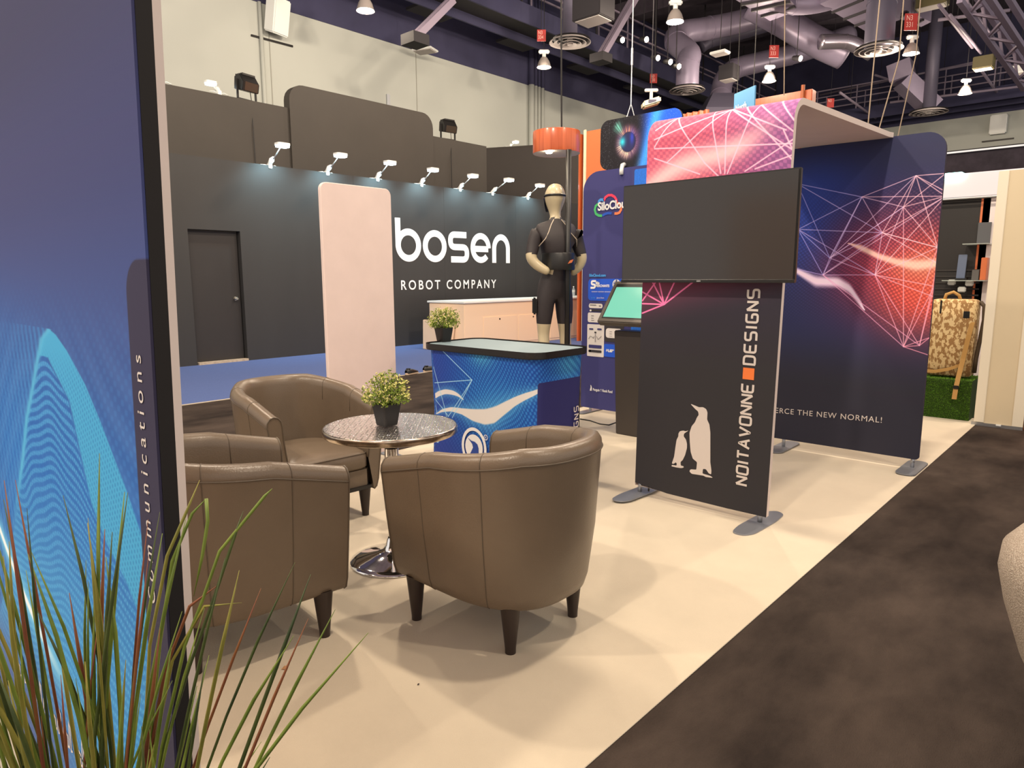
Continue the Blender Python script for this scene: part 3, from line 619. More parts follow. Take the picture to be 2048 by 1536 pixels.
for (a0, b0, a1, b1, mt) in ((245, 1000, 315, 1030, m_snavy), (383, 1004, 458, 1036, m_snavy), (334, 1060, 368, 1090, m_cardk), (344, 1100, 354, 1240, M('ash', (150, 146, 150), .7)), (238, 1280, 455, 1352, m_snavy), (234, 1365, 455, 1425, m_cardk), (248, 1370, 275, 1410, m_cardw), (254, 682, 284, 716, m_cardw),
                             (255, 600, 365, 612, m_cardk), (410, 616, 445, 628, m_cardk), (278, 786, 325, 794, m_cardk), (278, 826, 320, 834, m_cardk), (278, 862, 330, 870, m_cardk), (425, 800, 455, 808, m_cardk), (592, 1058, 635, 1066, m_cardk), (592, 1094, 632, 1102, m_cardk), (590, 1134, 638, 1142, m_cardk), (735, 1076, 770, 1082, m_cardk), (735, 1110, 770, 1116, m_cardk), (735, 1145, 770, 1151, m_cardk)):
    card('app_detail', *zs(a0, b0), *zs(a1, b1), mt, .008, .0065)
mb = MB(); mb.ribbon([sp(*zs(*p)) for p in ((235, 1185), (262, 1140), (290, 1145), (315, 1175), (330, 1140))], .004, (0, -.0065, 0), (1, 0, 0), (0, 0, 1)); mb.ribbon([sp(*zs(*p)) for p in ((370, 1140), (395, 1195), (425, 1170), (455, 1140))], .004, (0, -.0065, 0), (1, 0, 0), (0, 0, 1)); mb.build('chart_line', m_cardk, t)
def stext(s, px, py, h_px, mat, **k):
    x, z = sp(px, py); return text_part('lettering', s, h_px/178.*1.38, (x, -.007, z), (1, 0, -.0), (0, 0, 1), mat, t, **k)
stext('SiloCloud.com', *zs(245, 122), 5.2, m_sky, bold=.0015, sx=.92)
stext('Silo', *zs(358, 250), 4.6, m_white_ink, bold=.003, sx=.95); stext('MERCHANTS', *zs(358, 298), 4.6, m_white_ink, bold=.0015, sx=.85)
stext('234', *zs(656, 426), 5.5, m_white_ink); stext('Janet Davis', *zs(376, 494), 2.8, m_white_ink); stext('01/25', *zs(282, 496), 2.8, m_sky); stext('$1,876', *zs(536, 1402), 4.8, m_white_ink, bold=.003)
stext('**** **** **** ****', *zs(288, 412), 4.4, m_white_ink, bold=.002, sx=1.3)
stext('Penguin & Rook Fund', 1186, 782, 5.2, m_white_ink, bold=.001, sx=.74)
# round S mark, globe, little penguin
mb = MB(); x, z = sp(*zs(316, 256)); r = .036
mb.ribbon(fillet([(x+r, z+r), (x-r*.6, z+r), (x-r*.6, z), (x+r*.6, z), (x+r*.6, z-r), (x-r, z-r)], .02, 4), .022, (0, -.007, 0), (1, 0, 0), (0, 0, 1)); mb.build('s_mark', m_white_ink, t)
mb = MB(); x, z = sp(*zs(712, 252)); r = .045; mb.ribbon(arc(x, z, r, r, 0, 345, 23), .010, (0, -.007, 0), (1, 0, 0), (0, 0, 1), closed=True); mb.ribbon(arc(x, z, r*.45, r, 0, 345, 23), .008, (0, -.007, 0), (1, 0, 0), (0, 0, 1), closed=True)
for k in (-.5, 0, .5): mb.ribbon([(x-r*math.sqrt(1-k*k), z+k*r), (x+r*math.sqrt(1-k*k), z+k*r)], .007, (0, -.007, 0), (1, 0, 0), (0, 0, 1))
mb.build('globe_mark', m_white_ink, t)
x, z = sp(1182, 777); MB().prism([(x-.013, z-.03), (x+.012, z-.03), (x+.016, z+.005), (x+.005, z+.03), (x-.004, z+.034), (x-.002, z+.01)], (0, -.007, 0), (1, 0, 0), (0, 0, 1), (0, .001, 0)).build('penguin_mark', m_white_ink, t)
# cloud logo
zl = lambda x, y: (1150+x*150/823., 220+y*280/1536.)
def stroke(pl, col, nm='cloud_stroke'):
    MB().ribbon([sp(*zl(*p)) for p in pl], .026, (0, -.004, 0), (1, 0, 0), (0, 0, 1)).build(nm, M(nm, col, .7), t)
stroke([(256, 1035), (228, 1060), (218, 1100), (230, 1145), (262, 1165), (298, 1166)], (70, 184, 110))
stroke([(262, 1030), (264, 1005), (282, 990), (302, 990), (316, 1000)], (70, 150, 226))
stroke([(318, 1000), (334, 965), (365, 942), (402, 940), (436, 960), (454, 990), (458, 1022)], (226, 62, 96))
stroke([(460, 1028), (488, 1036), (506, 1062), (506, 1100), (488, 1132), (462, 1142), (434, 1142)], (240, 130, 84))
stroke([(300, 1165), (330, 1148), (362, 1138), (404, 1140)], (34, 84, 190))
x, z = sp(*zl(252, 1110)); text_part('lettering', 'SiloCloud', .118, (x, -.007, z), (1, 0, .03), (0, 0, 1), m_white_ink, t, bold=.004, sx=.86)
for sx in (.12, .95): MB().prism(rrect(sx-.05, -.2, sx+.05, .2, .04), (0, .01, .014), (1, 0, 0), (0, 1, 0), (0, 0, -.008)).build('foot_plate', m_foot, t); MB().tube([(sx, .018, .01), (sx, .018, .06)], .0145, 12).build('foot_post', m_alu, t)

# eye picture panel clipped on top
ea, eb = on_y(1200, 343, SY+.05), on_y(1300, 262, SY+.05)
EX0, EX1, EZ0, EZ1 = ea.x, ea.x+.95, 2.615, 3.115
c = Canvas(0, 0, .95, EZ1-EZ0, 420); U, V = c.U, c.V; c.A[:] = (20, 18, 24)
cx, cy = .345, .25; dx, dy = (U-cx)*1.12, V-cy; rr = np.hypot(dx, dy); an = np.arctan2(dy, dx)
c.mix(sst(.10, .34, U-.33), (26, 74, 196)); c.mix(np.exp(-((U-.60-.3*(V-.25))/.07)**2)*.7, (60, 150, 240))
rs = np.random.default_rng(11).random(400); fib = np.interp((an+np.pi)/(2*np.pi)*399+6*rr, np.arange(400), rs)*.7+.3*np.interp((an+np.pi)/(2*np.pi)*130, np.arange(131), rs[:131])
ring = sst(.088, .11, rr)*sst(.23, .13, rr+.05*fib); left = sst(.15, -.05, dx)
c.mix(ring*(.35+.6*fib)*.9, (112, 74, 128)); c.mix(ring*left*sst(.25, .7, fib)*sst(-.02, .14, -dy+.06)*1.0, (236, 214, 170)); c.mix(ring*left*sst(.3, .8, fib)*sst(.0, .12, dy), (206, 150, 96)); c.mix(sst(.10, .2, rr)*sst(.30, .22, rr)*np.exp(-((an-2.3)/.25)**2)*fib, (120, 220, 200))
c.mix(sst(.105, .085, rr), (30, 32, 66)); c.mix(np.exp(-(((U-.275)/.035)**2+((V-.26)/.045)**2)), (44, 160, 176)); c.mix(np.exp(-(((U-.39)/.022)**2+((V-.29)/.06)**2))*.6, (40, 60, 190))
spk = (np.random.default_rng(3).random(U.shape) > .985)*1.; c.mix(spk*sst(.15, .3, rr)*.7, (190, 210, 220))
img_eye = c.image('print_eye', 1.35)
t = thing('eye_panel', 'rounded picture panel of a glowing eye clipped above the navy panel', 'panel', (EX0, SY+.05, EZ0))
poly = rrect(0, 0, .95, EZ1-EZ0, .10, 8)
MB().prism(poly, (0, 0, 0), (1, 0, 0), (0, 0, 1), (0, .003, 0), back=False, side=False).build('printed_front', M_print('eye_print', img_eye, .6), t, uv=lambda p: (p.x/.95, p.z/(EZ1-EZ0)))
MB().prism(poly, (0, 0, 0), (1, 0, 0), (0, 0, 1), (0, .03, 0), front=False).build('fabric_back', m_fab_black, t)
xk = on_y(1244, 345, SY).x-EX0; MB().tube([(xk, -.01, .03), (xk, -.045, .02), (xk, -.06, -.03), (xk, -.06, -.075)], .022, 10).build('clip', m_white_pl, t, smooth=True)

# --- kiosk -------------------------------------------------------------------
t = thing('touch_kiosk', 'dark grey touchscreen kiosk with a tilted green screen', 'kiosk', (-3.42, 5.5, .006))
m_kg = M('kiosk_grey', (92, 86, 80), .45, metal=.35); m_kd = M('kiosk_dark', (66, 60, 56), .5, metal=.2)
MB().prism([(-.07, 0), (.30, 0), (.30, .06), (.12, .10), (.03, 1.0), (-.13, 1.0)], (-.20, 0, 0), (0, 1, 0), (0, 0, 1), (.40, 0, 0)).build('post', m_kd, t, bevel=.008)
kc = Vector((.03, -.15, 1.27)); ku = Vector((1, 0, 0)); kv = Vector((0, .62, .78)).normalized(); kn_ = ku.cross(kv)
MB().obox(kc-kn_*.03, ku*.31, kv*.235, kn_*.035).build('screen_frame', m_kg, t, bevel=.008)
MB().obox(kc+kn_*.006, ku*.27, kv*.195, kn_*.002).build('screen_border', m_black_pl, t)
MB().obox(kc+kn_*.0085-kv*.012, ku*.258, kv*.17, kn_*.001).build('screen', M('green_lit_screen', (60, 90, 80), .2, emit=(128, 222, 190), estr=.75), t)
cab = thing('power_cable', 'thin black cable lying on the cream carpet beside the kiosk', 'cable', (-3.9, 5.8, .012))
mb = MB(); pts = [on_z(px, py, .012)-Vector((-3.9, 5.8, .012)) for px, py in ((1160, 838), (1180, 841), (1200, 848), (1218, 850), (1232, 845), (1242, 840))]; mb.tube(pts, .006, 6); mb.build('cord', m_black_pl, cab, smooth=True)

# ------------------------------------------------------------------ printed podium counter
CX0, CX1, CY0, CY1, CZ = -3.99, -2.885, 3.38, 3.95, 1.0
W_, D_ = CX1-CX0, CY1-CY0
rad = .10
plan = rrect(0, 0, W_, D_, [rad, rad, rad, rad], 8)          # starts after the front right corner ... counter-clockwise
# cumulative length from the left end of the front
i0 = max(range(len(plan)), key=lambda i: -plan[i][1]*10-plan[i][0]) # leftmost point of the front edge
plan = plan[i0:]+plan[:i0]
cum = [0.]
for i in range(len(plan)): a = plan[i]; b = plan[(i+1) % len(plan)]; cum.append(cum[-1]+math.dist(a, b))
TOT = cum[-1]
c = Canvas(0, 0, TOT, CZ, 560); U, V = c.U, c.V
fu = U+rad                                # metres along the front from its left end
c.A[:] = (26, 84, 176); c.mix(sst(.5, .05, V), (34, 54, 140)); c.mix(sst(.55, .0, fu)*.8, (50, 66, 160))
c.mix(np.exp(-((fu-.75)/.35)**2-((V-.62)/.22)**2)*.8, (40, 130, 214)); c.mix(np.exp(-((fu-.62)/.12)**2-((V-.95)/.08)**2)*.7, (90, 190, 215)); c.mix(np.exp(-((fu-1.45)/.15)**2-((V-.9)/.12)**2)*.8, (80, 180, 220))
ph = V*26+1.5*np.sin(fu*5.5+1.)+.7*np.sin(fu*11+V*6); qh = fu*30+1.6*np.sin(V*6+fu*2)
dm = dots(ph, qh, .05, .4); c.mix((1-dm)*.42, (14, 52, 136)); c.mix(dm*.28*sst(.2, .6, fu), (90, 178, 235))
def ctr(px, py): q = on_y(px, py, CY0); return (q.x-CX0-rad, q.z)
zc = lambda x, y: (840+x/5.12, 640+y/5.12)
def cband(pl, wd, col, al=1.):
    P = [ctr(*zc(*p)) for p in pl]; us = np.array([p[0] for p in P]); vv = np.array([p[1] for p in P]); ct = np.interp(U[0], us, vv); hw = np.interp(U[0], us, wd)
    ct = np.convolve(np.pad(ct, 15, 'edge'), np.ones(31)/31, 'valid'); ms = (U >= us[0]) & (U <= us[-1]); d = np.abs(V-ct[None])
    c.mix(np.exp(-(d/(hw[None]*1.8+.01))**2)*ms*.5, (120, 200, 240)); c.mix(sst(1.05, .8, d/hw[None])*ms*al, col)
cband([(60, 890), (110, 830), (180, 765), (260, 740), (340, 752), (400, 780), (450, 830)], [.004, .02, .022, .02, .018, .012, .002], (226, 222, 222))
cband([(150, 975), (220, 935), (320, 922), (430, 945), (550, 985), (680, 1005), (780, 985), (880, 920), (1000, 845), (1120, 790), (1262, 735)], [.002, .012, .018, .025, .048, .062, .064, .05, .035, .025, .012], (224, 220, 218))
def cl(x0, y0, x1, y1, wd=.006): c.line(ctr(*zc(x0, y0)), ctr(*zc(x1, y1)), wd, (170, 220, 245), .9)
for s_ in ((205, 280, 540, 622), (540, 622, 95, 655), (540, 622, 285, 1000), (540, 622, 330, 1010), (75, 290, 165, 960), (100, 300, 270, 1000), (90, 740, 285, 990), (95, 640, 120, 960), (105, 1235, 190, 1262), (190, 1262, 235, 1190), (150, 1200, 190, 1262), (90, 1240, 150, 1200)): cl(*s_)
# dark label area at the right end of the front, running round the corner
c.rrect(W_-rad+.02, -.4, W_-rad+.70, .80, .02, (42, 42, 100))
img_c = c.image('print_counter')
t = thing('podium_counter', 'blue printed podium counter with a black rimmed top', 'counter', (CX0, CY0, .004))
mb = MB(); n = len(plan); flare = .02
for z in (0.02, .5, CZ-.03):
    fl = flare*(abs(z/CZ-.5)*2)**1.5-flare
    for (x, y) in plan: cx_, cy_ = W_/2, D_/2; k = 1+fl/W_*2; mb.v.append((cx_+(x-cx_)*k, cy_+(y-cy_)*k, z))
for j in range(2):
    for i in range(n): mb.f.append((j*n+i, j*n+(i+1) % n, (j+1)*n+(i+1) % n, (j+1)*n+i))
me_o = mb.build('printed_wrap', M_print('counter_print', img_c, .6), t, smooth=True)
uvl = me_o.data.uv_layers.new(name='UVMap')
for p in me_o.data.polygons:
    base = min(vi % n for vi in p.vertices) if not ({vi % n for vi in p.vertices} >= {0, n-1}) else n-1
    for li in p.loop_indices:
        vi = me_o.data.loops[li].vertex_index; i = vi % n; cu = cum[i] if not (base == n-1 and i == 0) else TOT
        uvl.data[li].uv = (cu/TOT, me_o.data.vertices[vi].co.z/CZ)
MB().prism(rrect(-.03, -.03, W_+.03, D_+.03, .12, 8), (0, 0, CZ-.006), (1, 0, 0), (0, 1, 0), (0, 0, -.034)).build('top_rim', M('black_rim', (24, 20, 19), .45), t, bevel=.006)
MB().prism(rrect(-.005, -.005, W_+.005, D_+.005, .10, 8), (0, 0, CZ), (1, 0, 0), (0, 1, 0), (0, 0, -.02)).build('top_surface', M('grey_blue_laminate', (132, 152, 160), .42, spec=.4), t)
li_ = MB(); lo = len(plan); li_.prism(rrect(-.03, -.03, W_+.03, D_+.03, .12, 8), (0, 0, CZ+.008), (1, 0, 0), (0, 1, 0), (0, 0, -.02), front=False, back=False); li_.build('raised_lip', M('black_rim_b', (24, 20, 19), .45), t)
# round penguin badge
bp = [ctr(*zc(*p)) for p in ((555, 1310),)][0]; bxx, bz = bp[0]+rad, bp[1]; ro = .128
mb = MB(); mb.ribbon(arc(bxx, bz, ro-.012, ro*1.06, 0, 354, 59), .024, (0, -.003, 0), (1, 0, 0), (0, 0, 1), closed=True); mb.build('badge_ring', m_white_ink, t)
ci = [(bxx+(ro-.038)*math.cos(R(a)), bz+(ro-.032)*math.sin(R(a))) for a in range(0, 360, 10)]
MB().prism(ci, (0, -.003, 0), (1, 0, 0), (0, 0, 1), (0, .001, 0)).build('badge_disc', m_white_ink, t)
zz = lambda x, y: (lambda q: (q[0]+rad, q[1]))(ctr(*zc(x, y)))
pg = [zz(*p) for p in ((496, 1212), (530, 1240), (565, 1252), (592, 1278), (604, 1320), (604, 1380), (612, 1425), (590, 1440), (540, 1450), (500, 1440), (484, 1400), (520, 1370), (548, 1310), (540, 1275), (520, 1245))]
MB().prism(pg[::-1], (0, -.0055, 0), (1, 0, 0), (0, 0, 1), (0, .001, 0)).build('badge_penguin', M('badge_blue', (34, 66, 150), .7), t)
q = zz(676, 1208); mb = MB(); mb.ribbon(arc(q[0], q[1], .017, .018, 0, 342, 19), .005, (0, -.003, 0), (1, 0, 0), (0, 0, 1), closed=True); mb.build('registered_mark', m_white_ink, t); text_part('lettering', 'R', .022, (q[0]-.007, -.003, q[1]-.008), (1, 0, 0), (0, 0, 1), m_white_ink, t)
q0 = on_x(1154, 814, CX1); run('DESIGNS', .34, .05, .008, (W_-.006, min(.5, q0.y-CY0+.02), q0.z-.34), (0, 0, 1), (0, -1, 0), m_silver_ink, t, (.004, 0, 0))

# ------------------------------------------------------------------ tub armchairs
m_leather = M('taupe_leather', (107, 93, 78), .32, var=.05, vscale=5, bump=.10, bscale=160)
m_seam = M('leather_seam', (88, 77, 64), .5)
m_leg = M('dark_wood_leg', (44, 32, 28), .4)
def make_chair():
    t = thing('tub_armchair', 'x', 'armchair', (0, 0, 0), group='taupe leather tub armchairs')
    W2, FX, BXx, TZ0 = .378, .335, -.445, .19
    def plan(s):  # s in [0,1] from the front of the left arm round the back to the front of the right arm
        q = abs(s-.5)*2; sg = 1 if s < .5 else -1     # q=1 at the front, 0 at the middle of the back
        if q > .52: x = .02+(FX-.02)*(q-.52)/.48; return (x, sg*W2)
        a = q/.52*math.pi/2; e = 2/2.35
        return (.02+(BXx-.02)*math.cos(a)**e, sg*W2*math.sin(a)**e)
    NS = 72; S = [i/NS for i in range(NS+1)]
    P = [Vector(plan(s)) for s in S]
    N = []
    for i in range(NS+1):
        d = (P[min(i+1, NS)]-P[max(i-1, 0)]).normalized(); nn = Vector((d.y, -d.x)); cen = Vector((0, 0))-P[i]
        if nn.dot(cen) < 0: nn = -nn
        N.append(nn)
    def H(s): q = abs(s-.5)*2; k = min(1, max(0, (q-.22)/.78)); return .86-.125*(k**1.0)
    def prof(s):
        h = H(s); return [(.085, TZ0), (.066, TZ0+.015), (.052, .25), (.024, .47), (.004, h-.075), (0, h-.055), (.003, h-.03), (.018, h-.008), (.042, h), (.066, h-.007), (.084, h-.028), (.09, h-.06), (.094, h-.14), (.105, .50), (.12, .40)]
    mb = MB(); np_ = len(prof(0))
    for i, s in enumerate(S):
        for (off, z) in prof(s): q = P[i]+N[i]*off; mb.v.append((q.x, q.y, z))
    for i in range(NS):
        for k in range(np_-1): a = i*np_+k; mb.f.append((a+np_, a+np_+1, a+1, a))
    mb.f.append(tuple(range(np_))); mb.f.append(tuple(NS*np_+k for k in range(np_))[::-1])
    sh = mb.build('shell', m_leather, t, auto=50)
    # welted seams
    sm = MB(); sm.tube([(P[i]+N[i]*-.0005).to_3d()+Vector((0, 0, H(s)-.058)) for i, s in enumerate(S)], .0032, 6); sm.build('rim_seam', m_seam, sh, smooth=True)
    for s in (.175, .325, .675, .825):
        i = round(s*NS); s = S[i]; pr = prof(s)
        v = MB(); v.tube([((P[i]+N[i]*(off-.0003)).to_3d()+Vector((0, 0, z))) for off, z in pr[:13]], .0022, 5); v.build('seam', m_seam, sh, smooth=True)
    for i in (0, NS):
        v = MB(); v.tube([((P[i]+N[i]*off).to_3d()+Vector((.001, 0, z))) for off, z in prof(S[i])], .004, 6); v.build('welt', m_seam, sh, smooth=True)
    # underside
    ins = [((P[i]+N[i]*.10).x, (P[i]+N[i]*.10).y) for i in range(NS+1)]
    MB().prism(ins, (0, 0, TZ0+.01), (1, 0, 0), (0, 1, 0), (0, 0, .02)).build('underside', m_black_pl, t)
    MB().box((.20, -.275, TZ0), (.315, .275, .34)).build('front_rail', m_leather, t, bevel=.018, seg=3)
    cu = MB(); nx, ny = 10, 12
    pts = rrect(-.27, -.262, .335, .262, [.04, .04, .2, .2], 6)
    for (ins_, z) in ((.02, .325), (.0, .345), (0., .41), (.012, .435), (.04, .452), (.10, .462)):
        for (x, y) in pts: k = 1-ins_/.27; cu.v.append((.03+(x-.03)*k, y*k, z))
    n = len(pts)
    for j in range(5):
        for i in range(n): cu.f.append((j*n+i, j*n+(i+1) % n, (j+1)*n+(i+1) % n, (j+1)*n+i))
    cu.f.append(tuple(5*n+i for i in range(n))); cu.f.append(tuple(range(n))[::-1])
    cs = cu.build('seat_cushion', m_leather, t, auto=60)
    MB().tube([(x*1.0, y, .428) for x, y in [(.03+(p[0]-.03)*.985, p[1]*.985) for p in pts]], .003, 5, closed=True).build('piping', m_seam, cs)
    for (x, y) in ((.245, .28), (.245, -.28), (-.25, .205), (-.25, -.205)):
        MB().tube([(x, y, 0), (x, y, .02), (x, y, TZ0+.02)], [.022, .0225, .042], 16).build('leg', m_leg, t, auto=50)
    return t
ch = make_chair()
specs = (((-1.985, 2.085), 180, 'taupe leather tub armchair in front right, its back to the camera'),
         ((-2.71, 1.237), 84, 'taupe leather tub armchair at front left, beside the tall grass plant'),
         ((-3.78, 2.19), -3, 'taupe leather tub armchair behind the round table, facing the camera'))
for i, (pxy, rz, lb) in enumerate(specs):
    o = ch if i == 0 else copy_tree(ch)
    o.location = (*pxy, .006); o.rotation_euler.z = R(rz); o['label'] = lb

# ------------------------------------------------------------------ round bistro table
TCX, TCY, TTZ = -2.815, 2.14, .742
c = Canvas(0, 0, .1, .1, 2560)
def lens(cx_, cy_, ang):
    dx, dy = c.U-cx_, c.V-cy_; a = dx*math.cos(ang)+dy*math.sin(ang); b = -dx*math.sin(ang)+dy*math.cos(ang)
    return np.clip(1-(a/.0125)**2-(b/.0042)**2, 0, 1)
hmap = np.zeros_like(c.U)
for i in range(-1, 6):
    for j in range(-1, 6): hmap = np.maximum(hmap, lens((i+.5)*.02, (j+.5)*.02, R(45) if (i+j) % 2 else R(-45)))
c.A[:] = (np.sqrt(hmap)*255)[..., None]; img_t = c.image('tread_relief')
t = thing('bistro_table', 'round steel bistro table with embossed top and chrome pedestal', 'table', (TCX, TCY, .006))
tm = M_print('embossed_steel', None, .22, img_t, metal=1., rgb=(214, 213, 214), bstr=.6, bdist=.005)
for nd in tm.node_tree.nodes:
    if nd.type == 'TEX_IMAGE': nd.extension = 'REPEAT'
zt = TTZ-.006
MB().lathe([(.0, zt), (.338, zt)], 64, cap0=False, cap1=False).build('top_plate', tm, t, uv=lambda p: (p.x/.1, p.y/.1))
MB().lathe([(.338, zt+.0005), (.344, zt-.002), (.346, zt-.008), (.346, zt-.032), (.341, zt-.036), (.32, zt-.036)], 64, cap0=False, cap1=False).build('rim_band', M('rim_steel', (190, 176, 160), .22, metal=1., var=.25, vscale=30), t, smooth=True)
MB().lathe([(.32, zt-.034), (.0, zt-.03)], 48, cap0=False, cap1=False).build('top_underside', m_dark_metal, t)
MB().lathe([(.13, zt-.03), (.13, zt-.036), (.04, zt-.05), (.036, zt-.12)], 32).build('mount_plate', m_dark_metal, t, auto=40)
MB().lathe([(.028, .05), (.028, .36), (.0285, .362)], 32, cap0=False).build('column', m_chrome, t, smooth=True)
MB().lathe([(.035, .30), (.036, .31), (.036, zt-.05)], 32).build('column_sleeve', m_chrome, t, auto=40)
MB().lathe([(.232, 0), (.235, .004), (.233, .010), (.20, .020), (.14, .036), (.09, .05), (.06, .066), (.045, .09), (.038, .12), (.032, .13)], 64, cap1=False).build('base', m_chrome, t, auto=60)
MB().tube([(.02, -.05, zt-.06), (-.10, -.19, zt-.065), (-.15, -.25, zt-.07)], [.006, .006, .008], 10).build('height_lever', m_chrome, t, smooth=True)

# ------------------------------------------------------------------ small potted shrubs
m_pot = M('black_pot', (24, 20, 19), .5)
m_lf = M('shrub_green', (92, 118, 34), .6, rgb2=(142, 160, 50), vscale=60); m_lf2 = M('shrub_tips', (206, 204, 110), .6, rgb2=(226, 216, 150), vscale=60); m_tw = M('twig', (80, 90, 40), .7)
def shrub(loc, s, seed, label):
    rg = random.Random(seed); t = thing('potted_shrub', label, 'potted plant', loc, group='small potted shrubs')
    pot = MB()
    for (z, r) in ((0, .040), (.004, .042), (.108, .056), (.112, .056), (.112, .051), (.09, .048)):
        for (x, y) in rrect(-r*s, -r*s, r*s, r*s, .014*s, 4): pot.v.append((x, y, z*s))
    n = 20
    for j in range(5):
        for i in range(n): pot.f.append((j*n+i, j*n+(i+1) % n, (j+1)*n+(i+1) % n, (j+1)*n+i))
    pot.f.append(tuple(range(n))[::-1]); pot.build('pot', m_pot, t, auto=40)
    MB().prism(rrect(-.048*s, -.048*s, .048*s, .048*s, .01*s, 3), (0, 0, .095*s), (1, 0, 0), (0, 1, 0), (0, 0, -.01*s)).build('soil', M('soil', (40, 32, 24), .95), t)
    g, y, st = MB(), MB(), MB()
    for k in range(120):
        th_ = rg.uniform(0, 2*math.pi); u = rg.uniform(-.42, 1); ph_ = math.acos(max(-1, min(1, u))); rr_ = rg.uniform(.085, .118)*s
        d = Vector((math.sin(ph_)*math.cos(th_), math.sin(ph_)*math.sin(th_), math.cos(ph_)*.95)); tip = Vector((0, 0, .165*s))+d*rr_*Vector((1.08, 1.08, 1)).length/1.8
        tip = Vector((d.x*rr_*1.1, d.y*rr_*1.1, .165*s+d.z*rr_*.95)); base = Vector((0, 0, .10*s))
        if k < 70: st.tube([base, (base+tip)/2+d*.01, tip], [.0016*s, .0013*s, .001*s], 4, cap=False)
        for j in range(13):
            f = rg.uniform(.45, 1.0) if j > 4 else rg.uniform(.93, 1.03); c0 = base.lerp(tip, f)+Vector((rg.uniform(-1, 1), rg.uniform(-1, 1), rg.uniform(-1, 1)))*.013*s
            a = Vector((rg.gauss(0, 1), rg.gauss(0, 1), rg.gauss(0, 1)))+d*.8; a.normalize(); b = a.cross(Vector((rg.gauss(0, 1), rg.gauss(0, 1), rg.gauss(0, 1)))).normalized()
            L_ = rg.uniform(.006, .0105)*s; w2 = L_*.5; nn = a.cross(b)*L_*.25
            (y if (j < 5 and k % 5 < 3) else g).add([c0-a*L_, c0+b*w2+nn, c0+a*L_, c0-b*w2+nn], [(0, 1, 2), (0, 2, 3)])
    tag(g.build('foliage', m_lf, t), kind='stuff'); tag(y.build('leaf_tips', m_lf2, t), kind='stuff', label='pale yellow leaf tips'); tag(st.build('twigs', m_tw, t), kind='stuff')
q = on_z(774, 850, TTZ+.003)
shrub((q.x, q.y, TTZ+.004), 1.02, 1, 'small green shrub in black pot on the round table')
q = on_z(884, 684, CZ+.002)
shrub((q.x, q.y+.02, CZ+.002), 1.0, 2, 'small green shrub in black pot on the blue counter')

# ------------------------------------------------------------------ tall grass plant in the left foreground
GX, GY = -1.0, .205
t = thing('grass_plant', 'tall artificial grass in the left foreground before the blue wave panel', 'potted plant', (GX, GY, .006))
MB().lathe([(.10, 0), (.11, .01), (.135, .27), (.14, .28), (.125, .28), (.12, .25)], 32).build('pot', m_pot, t, auto=40)
MB().lathe([(0, .252), (.12, .25)], 24, cap0=False, cap1=False).build('soil', M('soil_b', (46, 36, 26), .95), t)
GM = [M('blade_green', (84, 104, 34), .5, rgb2=(122, 138, 52), vscale=12), M('blade_dark', (44, 58, 28), .5, rgb2=(76, 88, 38), vscale=12), M('blade_rust', (136, 84, 44), .55, rgb2=(118, 60, 46), vscale=14), M('blade_olive', (112, 112, 44), .5, rgb2=(150, 140, 62), vscale=12)]
rg = random.Random(21)
vr = Vector((_r0.x, _r0.y, 0)); vf = Vector((-_r0.y, _r0.x, 0))      # across and away, as seen by someone in front of the panel
def blade(pts, r0, mat):
    n = len(pts); MB().tube(pts, [r0*(1-.15*i/(n-1))*(1 if i < n-1 else .15) for i in range(n)], 5).build('blade', mat, t, smooth=True)
def curve(p0, lean_x, lean_y, hgt, bend, n=9):
    out = []
    for i in range(n):
        f = i/(n-1); k = f**1.6; out.append(Vector((p0.x, p0.y, .25))+vr*(lean_x*(f*.55+.45*k)+bend*k*f)+vf*lean_y*k+Vector((0, 0, (hgt-.25)*f-abs(bend)*.3*k*f)))
    for q in out:
        q.y = min(q.y, .165+(.02 if q.x > -.18 else 0)) if q.x+GX < -1.15 else q.y
    return out
for k in range(140):
    a = rg.uniform(0, 6.28); rr_ = .06*math.sqrt(rg.random()); p0 = Vector((rr_*math.cos(a), rr_*math.sin(a), 0))
    lx = rg.gauss(-.01, .17); lx = max(-.36, min(.36, lx)); ly = rg.uniform(-.10, .05)
    hg = rg.uniform(.88, 1.30)-abs(lx)*.35; bd = rg.choice((0, 0, 0, .05, -.05, .1, -.12))*(1 if abs(lx) > .05 else .5)
    mt = GM[rg.choices((0, 1, 2, 3), (5, 3.6, 2, 3))[0]]
    blade(curve(p0, lx, ly, hg, bd), rg.uniform(.0020, .0034), mt)
# a few blades that stand out: bent tips over the armchair
for (pl, mt) in ((((325, 1500), (370, 1300), (405, 1210), (440, 1110), (530, 1000), (545, 985)), 0), (((330, 1500), (380, 1340), (430, 1200), (470, 1080), (487, 1030)), 1), (((300, 1500), (320, 1300), (345, 1130), (385, 1035), (413, 1005)), 0), (((413, 1005), (416, 1050), (405, 1120), (388, 1200)), 0), (((290, 1500), (300, 1300), (335, 1120), (370, 1040), (400, 968)), 3), (((310, 1500), (345, 1330), (410, 1220), (484, 1213)), 3), (((300, 1520), (330, 1350), (380, 1220), (440, 1175)), 2)):
    pts = [on_y(px, py, .18)-Vector((GX, GY, 0)) if False else CAM+ray(px, py)*1.02-Vector((GX, GY, 0)) for px, py in pl]
    if pl[0][1] > 1400: pts = [Vector((rg.uniform(-.03, .03), rg.uniform(-.03, .03), .25)), pts[0].lerp(Vector((0, 0, .25)), .4)]+pts
    blade(pts, .0028, GM[mt])

